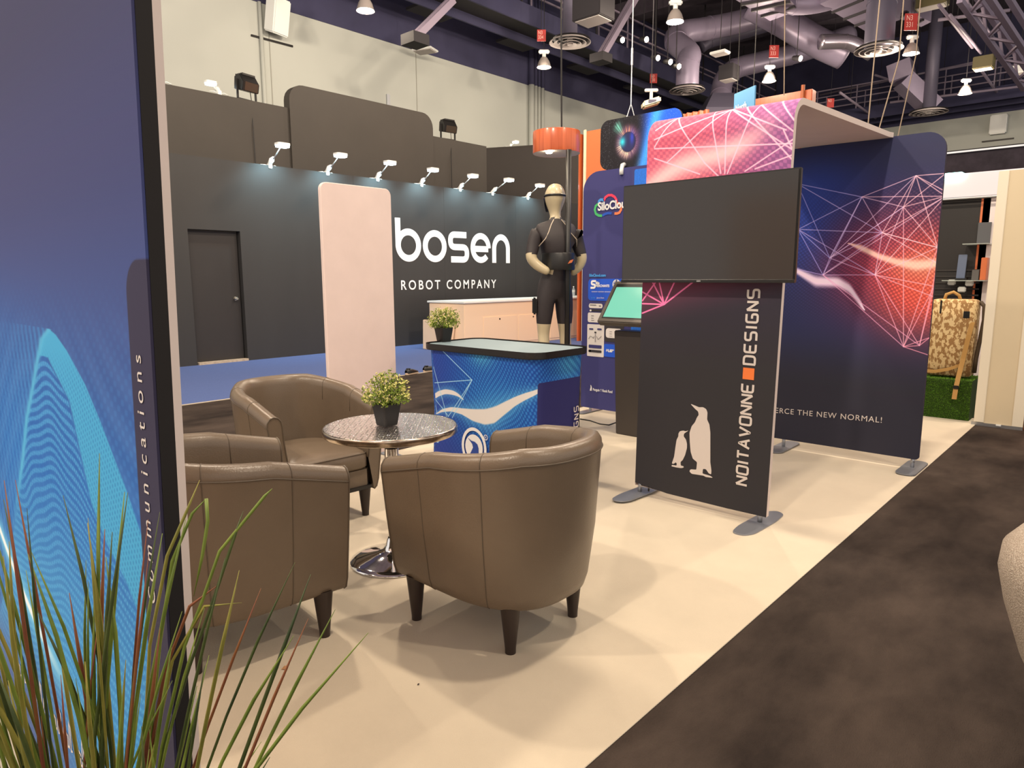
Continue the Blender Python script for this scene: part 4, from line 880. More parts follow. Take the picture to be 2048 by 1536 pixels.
# ------------------------------------------------------------------ paper scraps on the carpet
for (px, py, lb, s) in ((567, 1338, 'crumpled tan paper scrap on cream carpet before front left armchair', 1.), (836, 1370, 'tiny dark scrap on cream carpet at the bottom', .45)):
    q = on_z(px, py, .006); MB().add([(0, -.010*s, .002), (.012*s, .002*s, .004), (.004*s, .014*s, .010*s), (-.010*s, .008*s, .003), (.0, .004*s, .012*s), (.0, 0, .0)], [(0, 1, 4), (1, 2, 4), (2, 3, 4), (3, 0, 4), (1, 0, 5), (2, 1, 5), (3, 2, 5), (0, 3, 5)]).build('paper_scrap', M('scrap', (176, 130, 90) if s == 1 else (50, 40, 36), .8), loc=(q.x, q.y, .006))
    o = bpy.data.objects[-1] if False else COL.objects[-1]; tag(o, lb, 'scrap')

# ------------------------------------------------------------------ mannequin on a plinth, pole and round orange sign
MR = at_d(1110, 556, 6.5); MR = Vector((MR.x, MR.y, .45))
t = thing('plinth', 'low black plinth under the mannequin, behind the blue counter', 'plinth', (MR.x, MR.y, .006))
MB().box((-.17, -.20, 0), (.24, .20, .444)).build('box_body', m_dark_metal, t, bevel=.01); t.rotation_euler.z = R(150)
FZ = R(150)
J = {'pel': ((0, 0, .97), .135, .155), 'wst': ((.01, 0, 1.13), .105, .135), 'chs': ((.0, 0, 1.34), .14, .19), 'upc': ((-.01, 0, 1.47), .105, .16), 'nb': ((-.01, 0, 1.565), .058, .066), 'nk': ((.005, 0, 1.625), .046, .046), 'jaw': ((.02, 0, 1.70), .088, .078), 'skl': ((.012, 0, 1.79), .125, .112), 'top': ((.01, 0, 1.86), .098, .088), 'apx': ((.01, 0, 1.915), .05, .045),
     'sL': ((-.01, .185, 1.475), .075, .075), 'eL': ((-.05, .262, 1.215), .056, .056), 'wL': ((-.125, .10, 1.09), .036, .036), 'sR': ((-.01, -.185, 1.475), .075, .075), 'eR': ((-.05, -.262, 1.215), .05, .05), 'wR': ((.01, -.165, 1.075), .032, .032),
     'mL': ((-.02, .228, 1.34), .066, .066), 'mR': ((-.02, -.228, 1.34), .066, .066), 'fL': ((-.08, .20, 1.15), .05, .05), 'fR': ((-.03, -.24, 1.145), .045, .045),
     'hL': ((0, .09, .88), .10, .098), 'tL': ((.01, .105, .68), .085, .085), 'kL': ((.015, .11, .51), .058, .058), 'cL': ((-.02, .112, .36), .058, .058), 'aL': ((-.02, .115, .09), .036, .036), 'oL': ((.10, .12, .03), .032, .04), 'pL': ((.19, .125, .022), .02, .035),
     'hR': ((0, -.09, .88), .10, .098), 'tR': ((.01, -.105, .68), .085, .085), 'kR': ((.015, -.11, .51), .058, .058), 'cR': ((-.02, -.112, .36), .058, .058), 'aR': ((-.02, -.115, .09), .036, .036), 'oR': ((.10, -.12, .03), .032, .04), 'pR': ((.19, -.125, .022), .02, .035)}
E_ = [('pel', 'wst'), ('wst', 'chs'), ('chs', 'upc'), ('upc', 'nb'), ('nb', 'nk'), ('nk', 'jaw'), ('jaw', 'skl'), ('skl', 'top'), ('top', 'apx')]
for s in 'LR': E_ += [('upc', 's'+s), ('s'+s, 'm'+s), ('m'+s, 'e'+s), ('e'+s, 'f'+s), ('f'+s, 'w'+s), ('pel', 'h'+s), ('h'+s, 't'+s), ('t'+s, 'k'+s), ('k'+s, 'c'+s), ('c'+s, 'a'+s), ('a'+s, 'o'+s), ('o'+s, 'p'+s)]
names = list(J); idx = {n_: i for i, n_ in enumerate(names)}
me = bpy.data.meshes.new('skeleton'); me.from_pydata([J[n_][0] for n_ in names], [(idx[a], idx[b]) for a, b in E_], []); me.update()
so = bpy.data.objects.new('skeleton', me); COL.objects.link(so)
sk = so.modifiers.new('skin', 'SKIN'); sk.use_smooth_shade = True; sb = so.modifiers.new('sub', 'SUBSURF'); sb.levels = 2; sb.render_levels = 2
for i, n_ in enumerate(names):
    sv = me.skin_vertices[0].data[i]; sv.radius = (J[n_][1], J[n_][2]); sv.use_root = (n_ == 'pel')
bpy.context.view_layer.update()
bme = bpy.data.meshes.new_from_object(so.evaluated_get(bpy.context.evaluated_depsgraph_get())); bpy.data.objects.remove(so)
m_skin = M('mannequin_cream', (192, 178, 146), .35, coat=.2); m_suit = M('black_sport_fabric', (44, 38, 40), .6, var=.06, vscale=12)
bme.materials.clear(); bme.materials.append(m_skin); bme.materials.append(m_suit)
def bone_of(p):
    best = (9, None, 0)
    for a, b in E_:
        A_, B_ = Vector(J[a][0]), Vector(J[b][0]); dd = B_-A_; k = max(0, min(1, (p-A_).dot(dd)/dd.length_squared)); r_ = J[a][1]*(1-k)+J[b][1]*k; ds = (p-A_-dd*k).length-r_
        if ds < best[0]: best = (ds, a+'-'+b, k)
    return best
for p in bme.polygons:
    cpt = p.center; _, bn, k = bone_of(cpt); a = bn.split('-')[0]; suit = True
    if a in ('nb', 'nk', 'jaw', 'skl', 'top') and cpt.z > 1.575: suit = False
    if a[0] in 'ef' and bn[1] in 'LR': suit = cpt.z > 1.26
    if a[0] == 'm' and k > .72: suit = False
    if cpt.z < .615: suit = False
    p.material_index = 1 if suit else 0; p.use_smooth = True
t = thing('mannequin', 'cream mannequin in black sports suit seen from behind, by the pole', 'mannequin', MR, FZ)
bo = bpy.data.objects.new('body', bme); COL.objects.link(bo); bo.parent = t
m_pipe = M('grey_piping', (196, 182, 164), .7)
from mathutils.bvhtree import BVHTree
bvh = BVHTree.FromPolygons([v.co for v in bme.vertices], [tuple(p.vertices) for p in bme.polygons])
def snap(p): q, n_, _, _ = bvh.find_nearest(Vector(p)); return q+n_*.002
for s in (-1, 1): MB().tube([snap(p) for p in ((-.07, s*.045, 1.59), (-.10, s*.075, 1.54), (-.13, s*.11, 1.47), (-.13, s*.15, 1.40), (-.09, s*.175, 1.33))], .0045, 6).build('shoulder_piping', m_pipe, bo, smooth=True)
for s in (): MB().tube([(-.055, s*.05, 1.575), (-.105, s*.075, 1.52), (-.125, s*.11, 1.45), (-.115, s*.155, 1.37), (-.075, s*.17, 1.32)], .0035, 6).build('shoulder_piping', m_pipe, bo, smooth=True)
MB().tube([snap((.02+.12*math.cos(a), .11*math.sin(a), 1.80)) for a in np.linspace(0, 2*math.pi, 29)[:-1]], .011, 6, closed=True).build('head_strap', m_black_pl, t, smooth=True)
ms = MB(); n = 12
for (z, r1) in ((1.66, .096), (1.72, .112), (1.79, .122)):
    for k in range(n+1): a = R(-75+150*k/n); ms.v.append((.02+r1*math.cos(a), r1*.86*math.sin(a), z))
for j in range(2):
    for k in range(n): a = j*(n+1)+k; ms.f.append((a, a+1, a+n+2, a+n+1))
ms.build('face_visor', M('visor_grey', (70, 74, 90), .25, metal=.3), t, smooth=True)
bl = MB(); pr = [(.148, 1.115), (.152, 1.13), (.150, 1.26), (.146, 1.272)]; n = 32
for (r1, z) in pr:
    for k in range(n): a = 2*math.pi*k/n; bl.v.append((r1*(1.58 if math.cos(a) < 0 else .86)*math.cos(a)-.005, r1*1.0*math.sin(a)-.02, z))
for j in range(3):
    for k in range(n): bl.f.append((j*n+k, j*n+(k+1) % n, (j+1)*n+(k+1) % n, (j+1)*n+k))
bl.build('waist_belt', m_black_pl, t, smooth=True)
mk = MB().prism([(0, 0), (.04, .012), (.055, .04), (.02, .03)], (-.247, -.03, 1.17), (0, -1, 0), (0, 0, 1), (.004, 0, 0)).build('belt_mark', m_orange_flat, t)
MB().box((-.02, .185, .70), (.05, .215, .86)).build('thigh_pocket', m_black_pl, t, bevel=.012)
# pole and orange disc
PP = at_d(1136, 500, 6.335)
t = thing('round_pole_sign', 'round orange drum on a black pole behind the blue counter', 'sign', (PP.x, PP.y, .0))
MB().tube([(0, 0, .45), (0, 0, 2.64)], .026, 16).build('pole', m_black_pl, t, smooth=True)
MB().lathe([(.06, .451), (.06, .46), (.03, .47)], 24).build('base_plate', m_black_pl, t, auto=40)
dc = at_d(1113, 290, 6.42)-PP; dr = .22
MB().lathe([(dr, 2.645), (dr+.002, 2.65), (dr+.002, 2.835), (dr, 2.84)], 48, (dc.x, dc.y, 0), cap0=False).build('drum', m_orange, t, auto=40)
MB().lathe([(0, 2.648), (dr, 2.646)], 48, (dc.x, dc.y, 0), cap0=False, cap1=False).build('drum_underside', M('drum_white', (214, 206, 200), .6), t)
q = at_d(1098, 313, 6.30)-PP; MB().lathe([(.03, 2.645), (.03, 2.628), (.022, 2.625)], 20, (q.x, q.y, 0), cap0=False).build('downlight', m_led_warm, t)
MB().tube([(dc.x+.06, dc.y, 2.84), (dc.x+.03, dc.y, 5), (dc.x, dc.y, 12.9)], .008, 6).build('hanging_cord', m_dark_metal, t)

# ------------------------------------------------------------------ orange booths beyond
oy = 13.
a, b, c_ = on_y(1168, 255, oy), on_y(1270, 246, oy), on_y(1320, 243, oy)
t = thing('orange_booth', 'orange clad booth tower behind the navy app panel', 'booth', (a.x, oy, 0))
OZ = 4.74; w1 = b.x-a.x
MB().box((0, 0, 0), (w1, 1.6, OZ)).build('flat_panel', m_orange_flat, t, bevel=.03)
MB().prism(arc(.0, .0, .10, .10, 180, 270, 8)+[(.0, 1.5), (-.10, 1.5)], (-.06, .05, 0), (1, 0, 0), (0, 1, 0), (0, 0, OZ-.05)).build('curved_corner', m_orange, t)
for x in (.01, w1-.08): MB().box((x, -.035, 0), (x+.075, 0.0, OZ+.03)).build('cream_upright', M('cream_trim', (222, 206, 178), .5), t, bevel=.01)
cp = MB(); nn = 40; o = 0
for k in range(nn+1):
    x = w1+.08+k*(1.6/nn); y = .05*math.sin(k*1.9)
    cp.v += [(x, y, 0), (x, y, OZ)]
for k in range(nn): cp.f.append((2*k, 2*k+2, 2*k+3, 2*k+1))
cp.build('ribbed_panel', m_orange, t, smooth=True)
oy = 20.
a, b = on_y(1505, 196, oy), on_y(1625, 180, oy)
t = thing('orange_fascia', 'orange fascia with short posts above the arch display, far behind', 'fascia', (a.x, oy, 0))
zt_ = (a.z+b.z)/2
MB().box((0, 0, zt_-1.2), (b.x-a.x, .3, zt_)).build('fascia_board', m_orange, t, bevel=.02)
for x in (.02, (b.x-a.x)*.86): MB().tube([(x, -.06, 0), (x, -.06, zt_+.12)], .05, 12).build('post', M('fascia_post', (170, 90, 50), .5), t)
a = on_y(1470, 188, 18.); b = on_y(1498, 215, 18.)
t = thing('hanging_sign', 'pale blue hanging sign reading North above the pink arch top', 'sign', (a.x, 18., b.z-.5))
dv = Vector((.75, -.45, 0)); MB().obox(dv*.5+Vector((0, 0, .45)), dv*.5, Vector((.01, .016, 0)), (0, 0, .45)).build('board', M('sign_blue', (92, 150, 196), .6), t)
text_part('lettering', 'North', .24, (.06, -.075, .42), dv.normalized(), (0, 0, 1), m_white_ink, t, bold=.006, sx=.8)
for k in (.1, .9): MB().tube([dv*k+Vector((0, 0, .9)), dv*k+Vector((0, 0, 7.))], .01, 6).build('hanger_wire', m_dark_metal, t)

# ------------------------------------------------------------------ right side: neighbour booth, camo pack on turf, boucle chair
m_cream = M('cream_laminate', (206, 190, 160), .55, var=.02, vscale=2); m_cream2 = M('pale_laminate', (224, 214, 194), .5)
ny = 8.2
t = thing('booth_end_wall', 'cream booth end wall at the right beside the black carpet', 'wall', (-1.14, ny, 0))
MB().box((.02, 0, .0), (.40, .12, 2.49)).build('panel', m_cream, t)
MB().box((0, -.012, .035), (.085, .13, 2.49)).build('edge_strip', m_cream2, t, bevel=.004); MB().box((.315, -.012, .03), (.405, .0, 2.49)).build('edge_strip', m_cream2, t, bevel=.003)
MB().box((-.02, -.014, 0), (.405, .0, .032)).build('base_rail', m_alu, t); MB().box((.19, -.03, .02), (.23, -.012, .035)).build('floor_tab', m_white_pl, t)
t = thing('red_booth_edge', 'narrow orange red booth wall edge at the right frame border', 'wall', (-.73, ny+.02, 0)); MB().box((0, 0, 0), (1.6, .1, 2.49)).build('panel', m_orange_flat, t, bevel=.004)
by = 9.9
def rp(px, py, y=by): q = on_y(px, py, y); return q
t = thing('product_booth', 'black product booth with white header light behind the camo pack', 'booth', (-2.6, by, 0))
X = lambda px, py: rp(px, py).x+2.6
zh0, zh1 = rp(1940, 395).z, rp(1940, 347).z
MB().box((0, 0, 0), (X(1962, 600), .06, zh0)).build('black_panel', M('matt_black_panel', (30, 27, 26), .6), t)
MB().box((-.2, -.08, zh0), (1.75, .12, zh1)).build('header', M('header_white', (226, 222, 232), .5), t, bevel=.006)
MB().tube([(-.2, -.10, zh0-.015), (1.75, -.10, zh0-.015)], .014, 10).build('header_rail', m_alu, t)
MB().box((X(1964, 395), -.01, 0), (X(1964, 395)+.022, .05, zh0)).build('orange_strip', m_orange_flat, t)
MB().box((X(1968, 395), .0, 0), (1.75, .05, zh0)).build('white_panel', M('panel_white', (226, 218, 218), .5), t)
MB().prism(rrect(-.12, -.035, .12, .035, .03), (X(1908, 347), -.10, zh1-.02), (1, 0, 0), (0, 0, 1), (0, .05, 0)).build('header_lamp', M('cool_green_led', (255, 255, 255), .4, emit=(150, 255, 235), estr=9), t)
MB().box((X(1958, 445), -.03, rp(1970, 488).z), (X(1984, 445), -.002, rp(1970, 445).z)).build('picture_board', M('slate_print', (84, 86, 90), .5), t)
for zz_ in (488, 560):
    zq = rp(1960, zz_).z; MB().box((X(1934 if zz_ < 500 else 1900, 488), -.28, zq-.012), (X(1985, 488), -.002, zq)).build('glass_shelf', M('shelf_glass', (196, 206, 200), .08, alpha=.55), t)
zq = rp(1960, 560).z
MB().obox((X(1929, 530), -.16, zq+.16), (.045, 0, 0), (0, .02, .14), (0, .006, -.002)).build('phone', M('phone_screen', (92, 104, 128), .15), t, bevel=.004)
MB().box((X(1920, 545), -.18, zq), (X(1940, 545), -.08, zq+.03)).build('phone_stand', m_black_pl, t, bevel=.006)
MB().box((X(1966, 545), -.2, zq), (X(1978, 545), -.05, zq+.26)).build('orange_box', m_orange_flat, t, bevel=.004)
MB().box((X(1950, 545), -.2, zq), (X(1964, 545), -.05, zq+.12)).build('grey_box', M('grey_card', (90, 88, 86), .6), t, bevel=.004)
for k in range(6): MB().box((.02, -.012, 1.18+k*.075), (X(1962, 600)-.03, 0, 1.2+k*.075)).build('slat', M('slat_black', (44, 40, 38), .5), t)
for (px, py) in ((1910, 564), (1930, 578), (1945, 566)):
    q = rp(px, py); MB().box((q.x+2.6-.04, -.22, q.z-.035), (q.x+2.6+.04, -.16, q.z+.03)).build('hanging_pouch', M('clear_pouch', (196, 200, 196), .3), t, bevel=.01)

t = thing('turf_block', 'block covered in green artificial turf under the camo backpack', 'display block', (-1.68, 8.34, .006))
MB().box((0, 0, 0), (.475, .5, .415)).build('box_core', M('turf_core', (44, 70, 14), .9), t)
m_turf = M('turf_green', (84, 134, 28), .8, rgb2=(124, 172, 48), vscale=40)
rg = random.Random(5); mb = MB()
for k in range(9000):
    if k % 3: x, z, y = rg.uniform(0, .475), rg.uniform(0.0, .415), 0; d = Vector((rg.uniform(-.6, .6), -1, rg.uniform(-.5, .7))).normalized()
    else: x, y, z = rg.uniform(0, .475), rg.uniform(0, .5), .415; d = Vector((rg.uniform(-.6, .6), rg.uniform(-.6, .6), 1)).normalized()
    p = Vector((x, y, z)); sd = d.cross(Vector((rg.gauss(0, 1), rg.gauss(0, 1), rg.gauss(0, 1)))).normalized()*.0022; L_ = rg.uniform(.010, .02)
    mb.add([p-sd, p+sd, p+d*L_], [(0, 1, 2)])
tag(mb.build('turf_pile', m_turf, t), kind='stuff')
t = thing('camo_backpack', 'tan digital camouflage backpack standing on the green turf block', 'backpack', (-1.455, 8.55, .445))
m_camo = M('tan_camouflage', (158, 120, 74), .85, rgb2=(222, 196, 146), vscale=25, stretch=(1.5, 1.5, .8)); m_web = M('tan_webbing', (188, 146, 84), .8)
for nd in m_camo.node_tree.nodes:
    if nd.type == 'VALTORGB': nd.color_ramp.interpolation = 'CONSTANT'; nd.color_ramp.elements[1].position = .5
bk = MB()
for (z, w_, d_) in ((0, .19, .10), (.02, .21, .125), (.42, .215, .13), (.76, .215, .125), (.80, .20, .11), (.81, .17, .09)):
    for (x, y) in rrect(-w_, -d_, w_, d_, .05, 4): bk.v.append((x, y, z))
n = 20
for j in range(5):
    for i in range(n): bk.f.append((j*n+i, j*n+(i+1) % n, (j+1)*n+(i+1) % n, (j+1)*n+i))
bk.f.append(tuple(range(n))[::-1]); bk.f.append(tuple(5*n+i for i in range(n))); bk.build('pack_body', m_camo, t, auto=60)
MB().tube([(-.10, -.04, .79), (-.08, -.06, .86), (-.02, -.05, .885), (.03, -.03, .85), (.05, -.02, .79)], .016, 8).build('carry_handle', m_web, t, smooth=True)
MB().box((-.115, -.136, .66), (-.10, -.12, .80)).build('zip_pull', m_black_pl, t, bevel=.004); MB().box((.10, -.134, .62), (.155, -.125, .69)).build('patch', m_black_pl, t, bevel=.002)
sp_ = [(.185, -.125, .58), (.17, -.15, .45), (.14, -.155, .2), (.12, -.21, -.01), (.115, -.25, -.12), (.11, -.25, -.22)]
st = MB(); o = 0
for (x, y, z) in sp_: st.v += [(x-.022, y, z), (x+.022, y, z), (x+.022, y+.004, z), (x-.022, y+.004, z)]
for i in range(len(sp_)-1):
    for k in range(4): st.f.append((i*4+k, i*4+(k+1) % 4, i*4+4+(k+1) % 4, i*4+4+k))
st.build('hanging_strap', m_web, t); MB().box((.092, -.258, -.11), (.142, -.24, -.075)).build('buckle', m_black_pl, t, bevel=.004)
st = MB(); sp_ = [(-.20, -.13, .04), (-.1, -.145, .045), (.02, -.14, .08), (.14, -.14, .14)]
for (x, y, z) in sp_: st.v += [(x, y, z-.018), (x, y, z+.018), (x, y+.004, z+.018), (x, y+.004, z-.018)]
for i in range(len(sp_)-1):
    for k in range(4): st.f.append((i*4+k, i*4+(k+1) % 4, i*4+4+(k+1) % 4, i*4+4+k))
st.build('lower_strap', m_web, t)
MB().tube([(.22, .02, .78), (.26, -.02, .74), (.27, -.03, .6), (.255, -.05, .4), (.24, -.07, .2), (.235, -.06, .05)], .02, 8).build('shoulder_strap', M('dark_webbing', (70, 56, 40), .8), t, smooth=True)

t = thing('boucle_chair', 'pale grey boucle tub chair on the black carpet at the right frame edge', 'chair', (.185, 2.43, 0))
m_bou = M('boucle_fabric', (198, 186, 172), .95, rgb2=(150, 134, 118), vscale=220, bump=.9, bscale=240)
MB().lathe([(.30, .30), (.355, .42), (.405, .57), (.425, .66), (.42, .72), (.385, .765), (.34, .775), (.305, .75), (.295, .68), (.29, .48)], 56, cap1=False).build('shell', m_bou, t, smooth=True)
for v_ in COL.objects[-1].data.vertices:
    if v_.co.z > .5: k_ = max(0., math.cos(math.atan2(v_.co.y, v_.co.x)-R(20)))**2; v_.co.z = .5+(v_.co.z-.5)*(1-.75*k_)
MB().lathe([(.29, .40), (.30, .44), (.29, .47), (.0, .49)], 48, cap1=False).build('seat_cushion', m_bou, t, smooth=True)
for k in range(4): a = R(45+90*k); MB().tube([(.2*math.cos(a), .2*math.sin(a), .31), (.27*math.cos(a), .27*math.sin(a), 0)], [.018, .011], 12).build('leg', m_leg, t, smooth=True)

# ------------------------------------------------------------------ overhead: lamps, ducts, catwalks, rigging
m_duct = M('painted_duct', (142, 132, 154), .38, metal=.25, var=.06, vscale=1.5); m_ductd = M('dark_duct', (92, 88, 106), .5, metal=.3)
m_rail = M('catwalk_rail', (140, 128, 146), .6); m_grille = M('diffuser_grille', (168, 160, 158), .5); m_dark = M('soot_metal', (36, 33, 38), .7)
m_shade = M('lamp_shade', (150, 142, 138), .35, trans=.0)
m_red = M('red_sign', (176, 52, 48), .6)
def high_bay(px, py, z, label, d=.44):
    q = on_z(px, py, z); s = d/.44; t = thing('high_bay_lamp', label, 'lamp', q, group='high bay ceiling lamps')
    MB().lathe([(.22*s, 0), (.215*s, .02), (.17*s, .17*s), (.11*s, .27*s), (.07*s, .30*s)], 32, cap0=False).build('reflector', m_shade, t, auto=50)
    MB().lathe([(0, .012), (.205*s, .012)], 32, cap0=False, cap1=False).build('lens', m_led_warm, t)
    MB().tube([(0, 0, .3*s), (0, 0, .42*s)], .06*s, 12).build('ballast_neck', m_white_pl, t)
    MB().obox((0, 0, .46*s), _r0*.17*s, Vector((-_r0.y, _r0.x, 0))*.06*s, (0, 0, .06*s)).build('ballast_box', m_white_pl, t, bevel=.03*s)
    MB().tube([(0, 0, .5*s), (0, 0, TOPZ-z-.02)], .012, 6).build('suspension_rod', m_dark, t)
LB = ((731, 22, 'glowing high bay lamp at the top left of the ceiling'), (1088, 135, 'glowing high bay lamp above the orange drum, left of the round vent'), (1350, 44, 'glowing high bay lamp in front of the bent grey duct'), (1538, 163, 'glowing high bay lamp right above the pink arch top'), (1822, 108, 'glowing high bay lamp right of the large round vent'), (1930, 188, 'glowing high bay lamp farthest right over the far wall'))
for px, py, lb in LB: high_bay(px, py, 7.95, lb)
def diffuser(px, py, z, r, label, neck=False):
    q = on_z(px, py, z); t = thing('round_vent', label, 'vent', q, group='round ceiling vents')
    for k, (r0, r1, dz) in enumerate(((1., .86, 0), (.80, .62, -.03), (.56, .40, -.05), (.34, .18, -.065))):
        MB().lathe([(r*r0, dz+.01), (r*r0, dz), (r*r1, dz+.06), (r*r1, dz+.07)], 40, cap0=False, cap1=False).build('vent_ring', m_grille, t, smooth=False)
    MB().lathe([(0, -.07), (r*.13, -.06), (r*.14, .1)], 24, cap0=False, cap1=False).build('vent_cone', m_grille, t)
    MB().lathe([(0, .10), (r*.95, .10)], 40, cap0=False, cap1=False).build('vent_back', m_dark, t)
    if neck: MB().tube([(0, 0, .1), (0, 0, TOPZ-z-.02)], r*.35, 20).build('neck_duct', m_ductd, t, smooth=True)
    return t, q
def duct(name, label, pts, r, mat, n=20, rings=True):
    """smooth round duct through world points"""
    P = [Vector(p) for p in pts]; out = []
    for i in range(len(P)-1):
        p0, p1, p2, p3 = P[max(i-1, 0)], P[i], P[i+1], P[min(i+2, len(P)-1)]
        for k in range(6):
            f = k/6; out.append(.5*((2*p1)+(p2-p0)*f+(2*p0-5*p1+4*p2-p3)*f*f+(3*p1-p0-3*p2+p3)*f**3))
    out.append(P[-1]); c0 = P[0]; t = thing(name, label, 'duct', c0, group='round air ducts')
    MB().tube([p-c0 for p in out], r, n).build('duct_run', mat, t, smooth=True)
    if rings:
        for i in range(6, len(out)-3, 12): d = (out[i+1]-out[i-1]).normalized(); MB().tube([out[i]-c0-d*.03, out[i]-c0+d*.03], r*1.04, n).build('joint_collar', mat, t, auto=40)
    return t
diffuser(1140, 86, 8.4, .62, 'round ceiling vent behind the hanging cord', True)
_, q2 = diffuser(1374, 182, 8.0, 1.0*.62, 'round ceiling vent under the bent grey duct')
d2 = (q2-CAM).dot(_fw)
duct('round_duct', 'bent round grey duct ending in a vent above the pink arch', [q2+Vector((0, 0, .1)), q2+Vector((0, 0, .9))] + [at_d(px, py, d2+k*.4) for k, (px, py) in enumerate(((1378, 108), (1352, 84), (1362, 66), (1420, 56), (1500, 38), (1580, 12)))], .40, m_duct)
_, q3 = diffuser(1757, 101, 8.1, .66, 'large round ceiling vent under a dark vertical duct')
duct('round_duct', 'dark vertical duct above the large round vent at right', [q3+Vector((0, 0, .1)), q3+Vector((0, 0, 1.3)), q3+Vector((0, .2, 1.9)), q3+Vector((-.5, .6, 2.4))], .40, m_ductd)
diffuser(1857, 226, 8.0, .70, 'round ceiling vent under the square grey duct at far right', True)
d3 = 22.
duct('round_duct', 'thick round duct slanting down toward the large vent', [at_d(px, py, d3+2) for px, py in ((1500, 8), (1560, 40), (1630, 82), (1690, 110))], .48, m_duct)
duct('round_duct', 'shiny duct elbow joining the slanted duct to the large vent', [at_d(px, py, d3+1.2) for px, py in ((1640, 84), (1690, 84), (1715, 92), (1745, 108))], .24, M('shiny_duct', (168, 160, 172), .25, metal=.8))
t = duct('round_duct', 'long round duct curving down behind the pink arch', [at_d(px, py, 27+k*.3) for k, (px, py) in enumerate(((1440, 218), (1442, 190), (1448, 160), (1470, 138), (1520, 124), (1580, 110), (1640, 92), (1700, 70)))], .40, m_duct)
rr_ = _r0*1.; ff = Vector((-_r0.y, _r0.x, 0))
hb = MB(); hb.v = [tuple(Vector((0, 0, z))+rr_*x+ff*y) for z, w_ in ((-.7, .85), (-.1, .75), (.5, .42)) for x, y in ((-w_, -w_), (w_, -w_), (w_, w_), (-w_, w_))]
hb.f = [(j*4+i, j*4+(i+1) % 4, j*4+4+(i+1) % 4, j*4+4+i) for j in range(2) for i in range(4)]; hb.build('duct_hood', m_ductd, t)
duct('round_duct', 'curved round duct at the top edge above the slanted duct', [at_d(px, py, 21) for px, py in ((1530, -4), (1590, 8), (1640, 4), (1690, -10))], .30, m_duct)
duct('round_duct', 'dark lower round duct under the bent grey duct', [at_d(px, py, 27.5) for px, py in ((1400, 92), (1420, 80), (1480, 64), (1560, 40))], .30, m_ductd)
def flat_duct(label, quad, thick):
    c0 = quad[0]; t = thing('flat_duct', label, 'duct', c0, group='flat sheet metal ducts'); q = [p-c0 for p in quad]; up = Vector((0, 0, thick))
    MB().add(q+[p+up for p in q], [(3, 2, 1, 0), (4, 5, 6, 7), (0, 1, 5, 4), (1, 2, 6, 5), (2, 3, 7, 6), (3, 0, 4, 7)]).build('sheet_body', m_duct, t)
    for k in (.25, .5, .75): MB().bar(q[0].lerp(q[1], k)+Vector((0, 0, -.04)), q[3].lerp(q[2], k)+Vector((0, 0, -.04)), .06, .06).build('hanger_bar', m_dark, t)
flat_duct('flat grey duct at the top edge above the bent duct', [on_z(px, py, 9.6) for px, py in ((1462, -6), (1540, 42), (1600, 20), (1560, -20))], .8)
flat_duct('wide flat grey duct beside the dark vertical duct', [on_z(px, py, 9.6) for px, py in ((1640, 8), (1730, 62), (1800, 40), (1700, -20))], .8)
flat_duct('flat grey duct running behind the large round vent', [on_z(px, py, 10.) for px, py in ((1780, 30), (1842, 54), (1862, 44), (1800, 14))], .9)
dq = d3+6
t = thing('square_duct', 'square grey duct stepping down to the farthest round vent', 'duct', at_d(1825, 190, dq)); c0 = Vector(t.location)
MB().bar(at_d(1800, 128, dq)-c0, at_d(1806, 160, dq)-c0, .85, .85).build('upper_duct', m_duct, t); MB().bar(at_d(1806, 160, dq)-c0, at_d(1865, 216, dq)-c0, .85, .6).build('lower_duct', m_duct, t)
# walkways
def catwalk(label, a, b, w_, posts, rails=(0.55, 1.1), hang=True):
    a, b = Vector(a), Vector(b); d = (b-a); n_ = d.cross(Vector((0, 0, 1))).normalized(); t = thing('catwalk', label, 'catwalk', a)
    q = MB(); q.obox(d/2, d/2, n_*w_/2, (0, 0, .06)); q.build('walk_deck', m_dark, t)
    for s in (-1, 1):
        MB().obox(d/2+n_*s*w_/2+Vector((0, 0, -.05)), d/2, n_*.03, (0, 0, .28)).build('side_beam', m_navy, t)
        for h_ in rails: MB().bar(n_*s*w_/2+Vector((0, 0, h_+.2)), d+n_*s*w_/2+Vector((0, 0, h_+.2)), .05).build('handrail', m_rail, t)
        for k in range(posts+1): p = d*(k/posts)+n_*s*w_/2; MB().bar(p, p+Vector((0, 0, rails[-1]+.22)), .045).build('rail_post', m_rail, t)
    if hang:
        for k in range(0, posts+1, 2):
            p = d*(k/posts); MB().bar(p+n_*w_/2, p+n_*w_/2+Vector((0, 0, TOPZ-a.z-.1)), .05).build('hanger', m_dark, t)
        for k in range(1, posts, 2): p = d*(k/posts); MB().obox(p-n_*(w_/2+.5)+Vector((0, 0, -.1)), d.normalized()*.7, n_*.5, (0, 0, .04)).build('service_grating', m_dark, t)
    return t
catwalk('dark walkway with handrails along the pale grey hall wall', (-15.6, 9, 9.6), (-15.6, 36.4, 9.6), 1.3, 14)
catwalk('dark walkway with handrails across the far end of the hall', (-14.7, 37.2, 9.2), (9, 37.2, 9.2), 1.3, 13, hang=False)
def brace(label, p, q, dep, w_=.16):
    a, b = at_d(*p, dep), at_d(*q, dep+.8); t = thing('ceiling_brace', label, 'brace', a, group='diagonal ceiling braces'); d = b-a; sd = d.cross(Vector((0, 0, 1))).normalized()
    for s in (-1, 1): MB().bar(sd*s*.09, d+sd*s*.09, .11, w_).build('angle_bar', m_rail, t)
    MB().box((-.25, -.25, -.2), (.25, .25, .05)).build('foot_bracket', m_dark, t)
brace('diagonal steel brace at the top of the pale grey wall', (830, 74), (902, 2), 17)
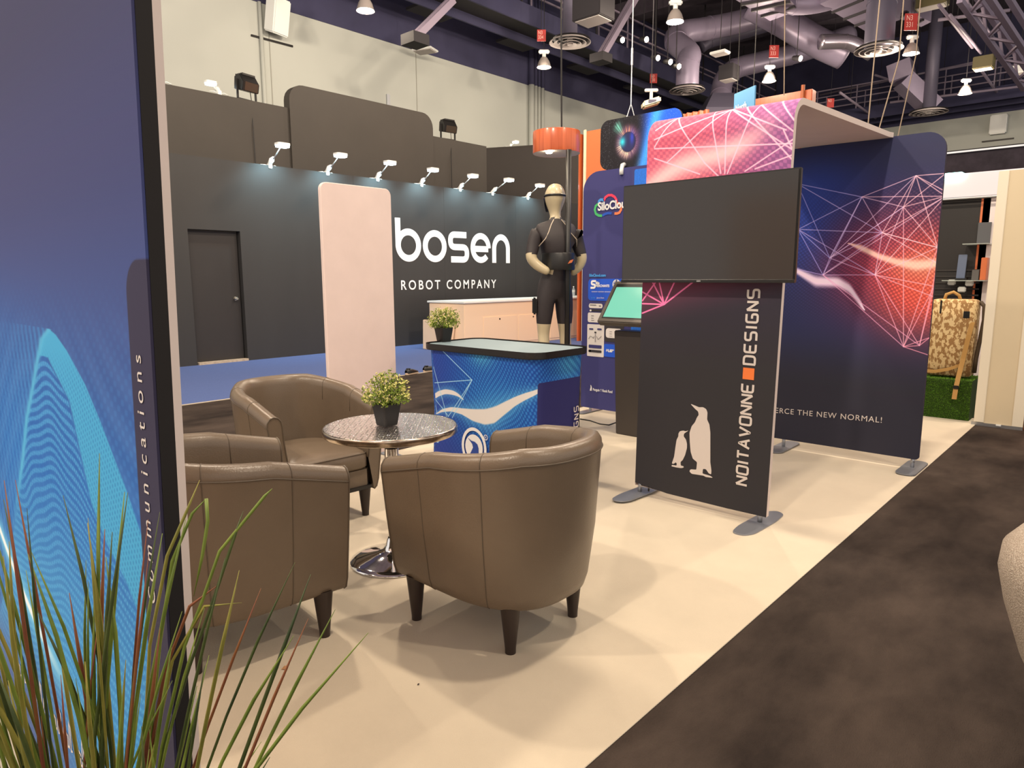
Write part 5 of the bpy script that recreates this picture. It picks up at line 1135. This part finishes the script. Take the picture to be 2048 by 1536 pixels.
brace('diagonal steel brace between the round vents', (1202, 112), (1275, -14), 21)
for k, (yy, zz_) in enumerate(((14, 12.5), (20, 12.5), (26, 12.5), (32, 12.5))):
    t = thing('roof_beam', ('nearest', 'second', 'third', 'farthest')[k]+' of the dark roof beams crossing the ceiling', 'beam', (-4, yy, zz_)); MB().box((-13.9, -.16, -.35), (14, .16, .35)).build('beam_web', m_ceil, t); MB().box((-13.9, -.3, -.4), (14, .3, -.35)).build('beam_flange', m_ceil, t)
# pipe grid at the right
for k, (pa, pb, z, lb) in enumerate((((1780, 205), (2048, 172), 9.0, 'pale ceiling pipe nearest the farthest lamp'), ((1640, 190), (1962, 122), 10.6, 'pale ceiling pipe behind the square duct'), ((1900, 30), (1962, 106), 9.4, 'pale bent conduit at the upper right'), ((1878, 10), (1945, 95), 9.5, 'thin conduit left of the bent conduit'), ((1930, 0), (1990, 80), 9.6, 'thin conduit right of the bent conduit'), ((1876, 40), (2020, 20), 9.5, 'cross pipe at the upper right'), ((1962, 140), (2014, 212), 9.2, 'bent conduit below the junction box'), ((1750, 150), (1940, 212), 10.8, 'slanting sprinkler pipe near the farthest vent'), ((1680, 185), (1770, 250), 9.1, 'slanting sprinkler pipe right of the arch'))):
    a, b = on_z(*pa, z), on_z(*pb, z); t = thing('ceiling_pipe', lb, 'pipe', a, group='ceiling pipes'); MB().tube([(0, 0, 0), b-a], .05, 10).build('pipe_run', m_rail, t, smooth=True)
    for f in (.2, .8): p = (b-a)*f; MB().tube([p, p+Vector((0, 0, TOPZ-z-.02))], .012, 6).build('hanger_rod', m_dark, t)
# lighting truss at the far right
a, b = at_d(1950, -30, 14), at_d(2075, 155, 17.); t = thing('lighting_truss', 'grey metal truss crossing the upper right corner', 'truss', a); d = b-a; sd = d.cross(Vector((0, 0, 1))).normalized(); up = sd.cross(d).normalized()
for i, j in ((-1, -1), (1, -1), (-1, 1), (1, 1)): MB().bar(sd*.24*i+up*.24*j, d+sd*.24*i+up*.24*j, .11).build('chord', m_duct, t)
for k in range(8): f0, f1 = k/8, (k+1)/8; MB().bar(d*f0+sd*.24*(-1)**k-up*.24, d*f1-sd*.24*(-1)**k-up*.24, .05).build('lacing', m_rail, t); MB().bar(d*f0-sd*.24+up*.24*(-1)**k, d*f1-sd*.24-up*.24*(-1)**k, .05).build('lacing', m_rail, t)
# red aisle markers, boxes, speakers, small lamps
for (px, py, w_, lb, tx) in ((1083, 71, .36, 'red aisle marker above the lamp by the hanging cord', 'N3\n334'), (1307, 157, .36, 'red aisle marker left of the bent duct', 'N3\n333'), (1548, 103, .42, 'red aisle marker above the lamp over the arch', 'N3\n333'), (1822, 44, .5, 'red aisle marker above the lamp right of the large vent', 'N3\n331'), (1661, 206, .4, 'red aisle marker low beside the white canopy edge', 'N3')):
    w_ *= .72; q = on_z(px, py, 8.6); t = thing('aisle_marker', lb, 'sign', q, group='red aisle markers'); f_ = Vector((-_r0.y, _r0.x, 0))
    MB().obox((0, 0, 0), _r0*w_*.5, f_*.01, (0, 0, w_*.62)).build('marker_board', m_red, t)
    for k, ln in enumerate(tx.split('\n')): text_part('lettering', ln, w_*.55, -f_*.012+Vector((0, 0, w_*(.12-.5*k)))-_r0*w_*.4, _r0, (0, 0, 1), M('pale_red_ink', (236, 190, 180), .6), t, sx=.75)
    MB().tube([(0, 0, w_*.6), (0, 0, TOPZ-8.62)], .008, 6).build('wire', m_dark, t)
def hang_box(name, px, py, z, sx, sy, sz, mat, label, cat, rz=0):
    q = on_z(px, py, z); t = thing(name, label, cat, q, R(rz)); MB().box((-sx/2, -sy/2, -sz/2), (sx/2, sy/2, sz/2)).build('housing', mat, t, bevel=.02); MB().box((-sx*.42, -sy*.42, -sz/2-.02), (sx*.42, sy*.42, -sz/2)).build('underside_plate', m_grille, t)
    MB().tube([(0, 0, sz/2), (0, 0, TOPZ-z-.02)], .012, 6).build('hanger_rod', m_dark, t)
m_olive = M('olive_box', (104, 96, 62), .6)
hang_box('junction_box', 1187, 10, 8.6, .9, .7, .8, m_dark, 'dark box hanging at the top edge right of the cord', 'box')
hang_box('junction_box', 1458, 146, 8.6, .55, .55, .5, m_dark, 'dark box hanging beside the curving duct', 'box')
hang_box('junction_box', 1864, 5, 10.2, .9, .5, .3, m_olive, 'olive box at the top edge right of the flat duct', 'box')
hang_box('junction_box', 1968, 126, 8.8, .6, .5, .4, m_olive, 'olive box hanging right of the square duct', 'box')
hang_box('antenna_panel', 1440, 106, 8.6, .55, .4, .08, m_white_pl, 'flat white antenna panel hanging between the ducts', 'antenna')
hang_box('antenna_panel', 2038, 140, 8.4, .5, .4, .25, m_white_pl, 'white box hanging under the truss at right edge', 'box')
hang_box('antenna_panel', 850, 101, 8.5, .7, .5, .06, m_white_pl, 'flat white antenna panel at the top of the pale grey wall', 'antenna', 20)
q = on_x(555, 32, HX+.35); t = thing('wall_speaker', 'white loudspeaker high on the pale grey hall wall', 'speaker', q)
MB().obox((0, 0, 0), (.16, .05, -.06), (-.06, .26, 0), (.12, 0, .42)).build('cabinet', m_white_pl, t, bevel=.03); MB().bar((-.35, 0, .1), (0, 0, .1), .08).build('wall_arm', m_dark_metal, t); MB().bar((-.33, -.6, -.55), (-.33, .6, -.55), .05).build('wall_rail', m_dark_metal, t)
q = on_y(1998, 250, HY-.1); t = thing('wall_speaker', 'white loudspeaker on the pale band of the far wall', 'speaker', q); MB().box((-.32, -.3, -.42), (.32, .1, .42)).build('cabinet', m_white_pl, t, bevel=.04); MB().bar((-.6, .05, -.65), (.6, .05, -.65), .06).build('wall_rail', m_dark_metal, t)
q = at_d(1302, 206, 12.5); t = thing('tilted_floodlight', 'white tilted floodlight hanging left of the pink arch', 'floodlight', q); f_ = Vector((-_r0.y, _r0.x, 0))
MB().obox((0, 0, 0), (_r0*.92+Vector((0, 0, .28))).normalized()*.17, (f_*.4+Vector((0, 0, .9))).normalized()*.07, f_*.12).build('housing', M('cream_metal', (206, 196, 164), .5), t, bevel=.03)
MB().obox(-f_*.125+Vector((0, 0, -.0)), _r0*.07, Vector((0, 0, .03)), f_*.005).build('face_grille', m_ductd, t)
MB().tube([(0, 0, .05), (0, 0, .2)], .03, 10).build('neck', m_white_pl, t); MB().obox((0, 0, .22), _r0*.12, f_*.03, (0, 0, .025)).build('cross_bar', m_white_pl, t, bevel=.01); MB().tube([(0, 0, .24), (0, 0, TOPZ-q.z-.02)], .008, 6).build('suspension_rod', m_dark, t)
# pipes on the hall wall
for k, (px, rr_) in enumerate(((1063, .11), (1071, .08), (1078, .07), (1085, .07))):
    y = on_x(px, 200, HX+.12).y; t = thing('wall_pipe', ('leftmost and thickest', 'second from the left', 'third from the left', 'rightmost')[k]+' of four white pipes on the pale grey wall', 'pipe', (HX+.12, y, 0), group='white wall pipes')
    MB().tube([(0, 0, 0), (0, 0, HZ+.0)], rr_, 12).build('pipe_lower', m_hall_wall, t, smooth=True); MB().tube([(0, 0, HZ), (0, 0, TOPZ)], rr_*.95, 12).build('pipe_upper', m_navy, t, smooth=True)
y = on_x(522, 60, HX+.06).y; t = thing('wall_conduit', 'thin white conduit left of the wall loudspeaker', 'pipe', (HX+.05, y, 0)); MB().tube([(0, 0, 0), (0, 0, HZ)], .05, 10).build('conduit_run', m_hall_wall, t, smooth=True)
# rigging bridle and hanging wires
q = at_d(1262, 208, 13.); t = thing('rigging_bridle', 'steel rigging wire with a Y bridle above the orange booth', 'rigging', q)
MB().tube([(0, 0, 0), (0, 0, TOPZ-q.z-.02)], .012, 6).build('wire', m_alu, t); MB().tube([(0, 0, .7), (0, 0, 1.0)], .022, 8).build('turnbuckle', m_alu, t)
for s in (-1, 1): MB().tube([(0, 0, 0), _r0*s*.1+Vector((0, 0, -.32))], .01, 6).build('bridle_leg', m_alu, t)
for (p, q_, dep, lb) in (((1570, -5), (1568, 190), 13, 'long hanging wire passing above the arch, left one'), ((1760, -5), (1736, 250), 11, 'long hanging wire beside the large vent'), ((1832, 110), (1796, 272), 12.5, 'hanging wire reaching the rear panel top'), ((1798, 118), (1758, 258), 11.5, 'pale cable dropping to the canopy edge')):
    a, b = at_d(*p, dep), at_d(*q_, dep); t = thing('hanging_wire', lb, 'wire', b, group='hanging wires'); MB().tube([(0, 0, 0), (a-b)*.5, a-b, Vector((a.x-b.x, a.y-b.y, TOPZ-b.z-.02))], .010, 6).build('wire_run', M('cable_tan', (120, 104, 88), .6), t)
for (px, py, lb) in ((1245, 80, 'small spot lamp left of the bright catwalk spot'), (1293, 79, 'bright small spot lamp on the catwalk rail'), (1316, 116, 'leftmost small spot lamp of the group by the bent duct'), (1341, 124, 'middle small spot lamp of the group by the bent duct'), (1358, 133, 'rightmost small spot lamp of the group by the bent duct'), (1601, 117, 'small spot lamp on the curving duct, right of the arch lamp')):
    q = at_d(px, py, 23.); t = thing('spot_lamp', lb, 'lamp', q, group='small spot lamps on the catwalk'); f_ = Vector((-_r0.y, _r0.x, 0)); dd = (-f_*.8+_r0*.5+Vector((0, 0, -.3))).normalized()
    MB().tube([-dd*.3, Vector((0, 0, 0))], [.07, .10], 14).build('can', m_dark, t, auto=40); MB().tube([dd*.001, dd*.008], .088, 14).build('lens', m_led_warm, t); MB().tube([-dd*.15, -dd*.15+Vector((0, 0, TOPZ-q.z-.02))], .015, 8).build('drop_rod', m_dark, t)
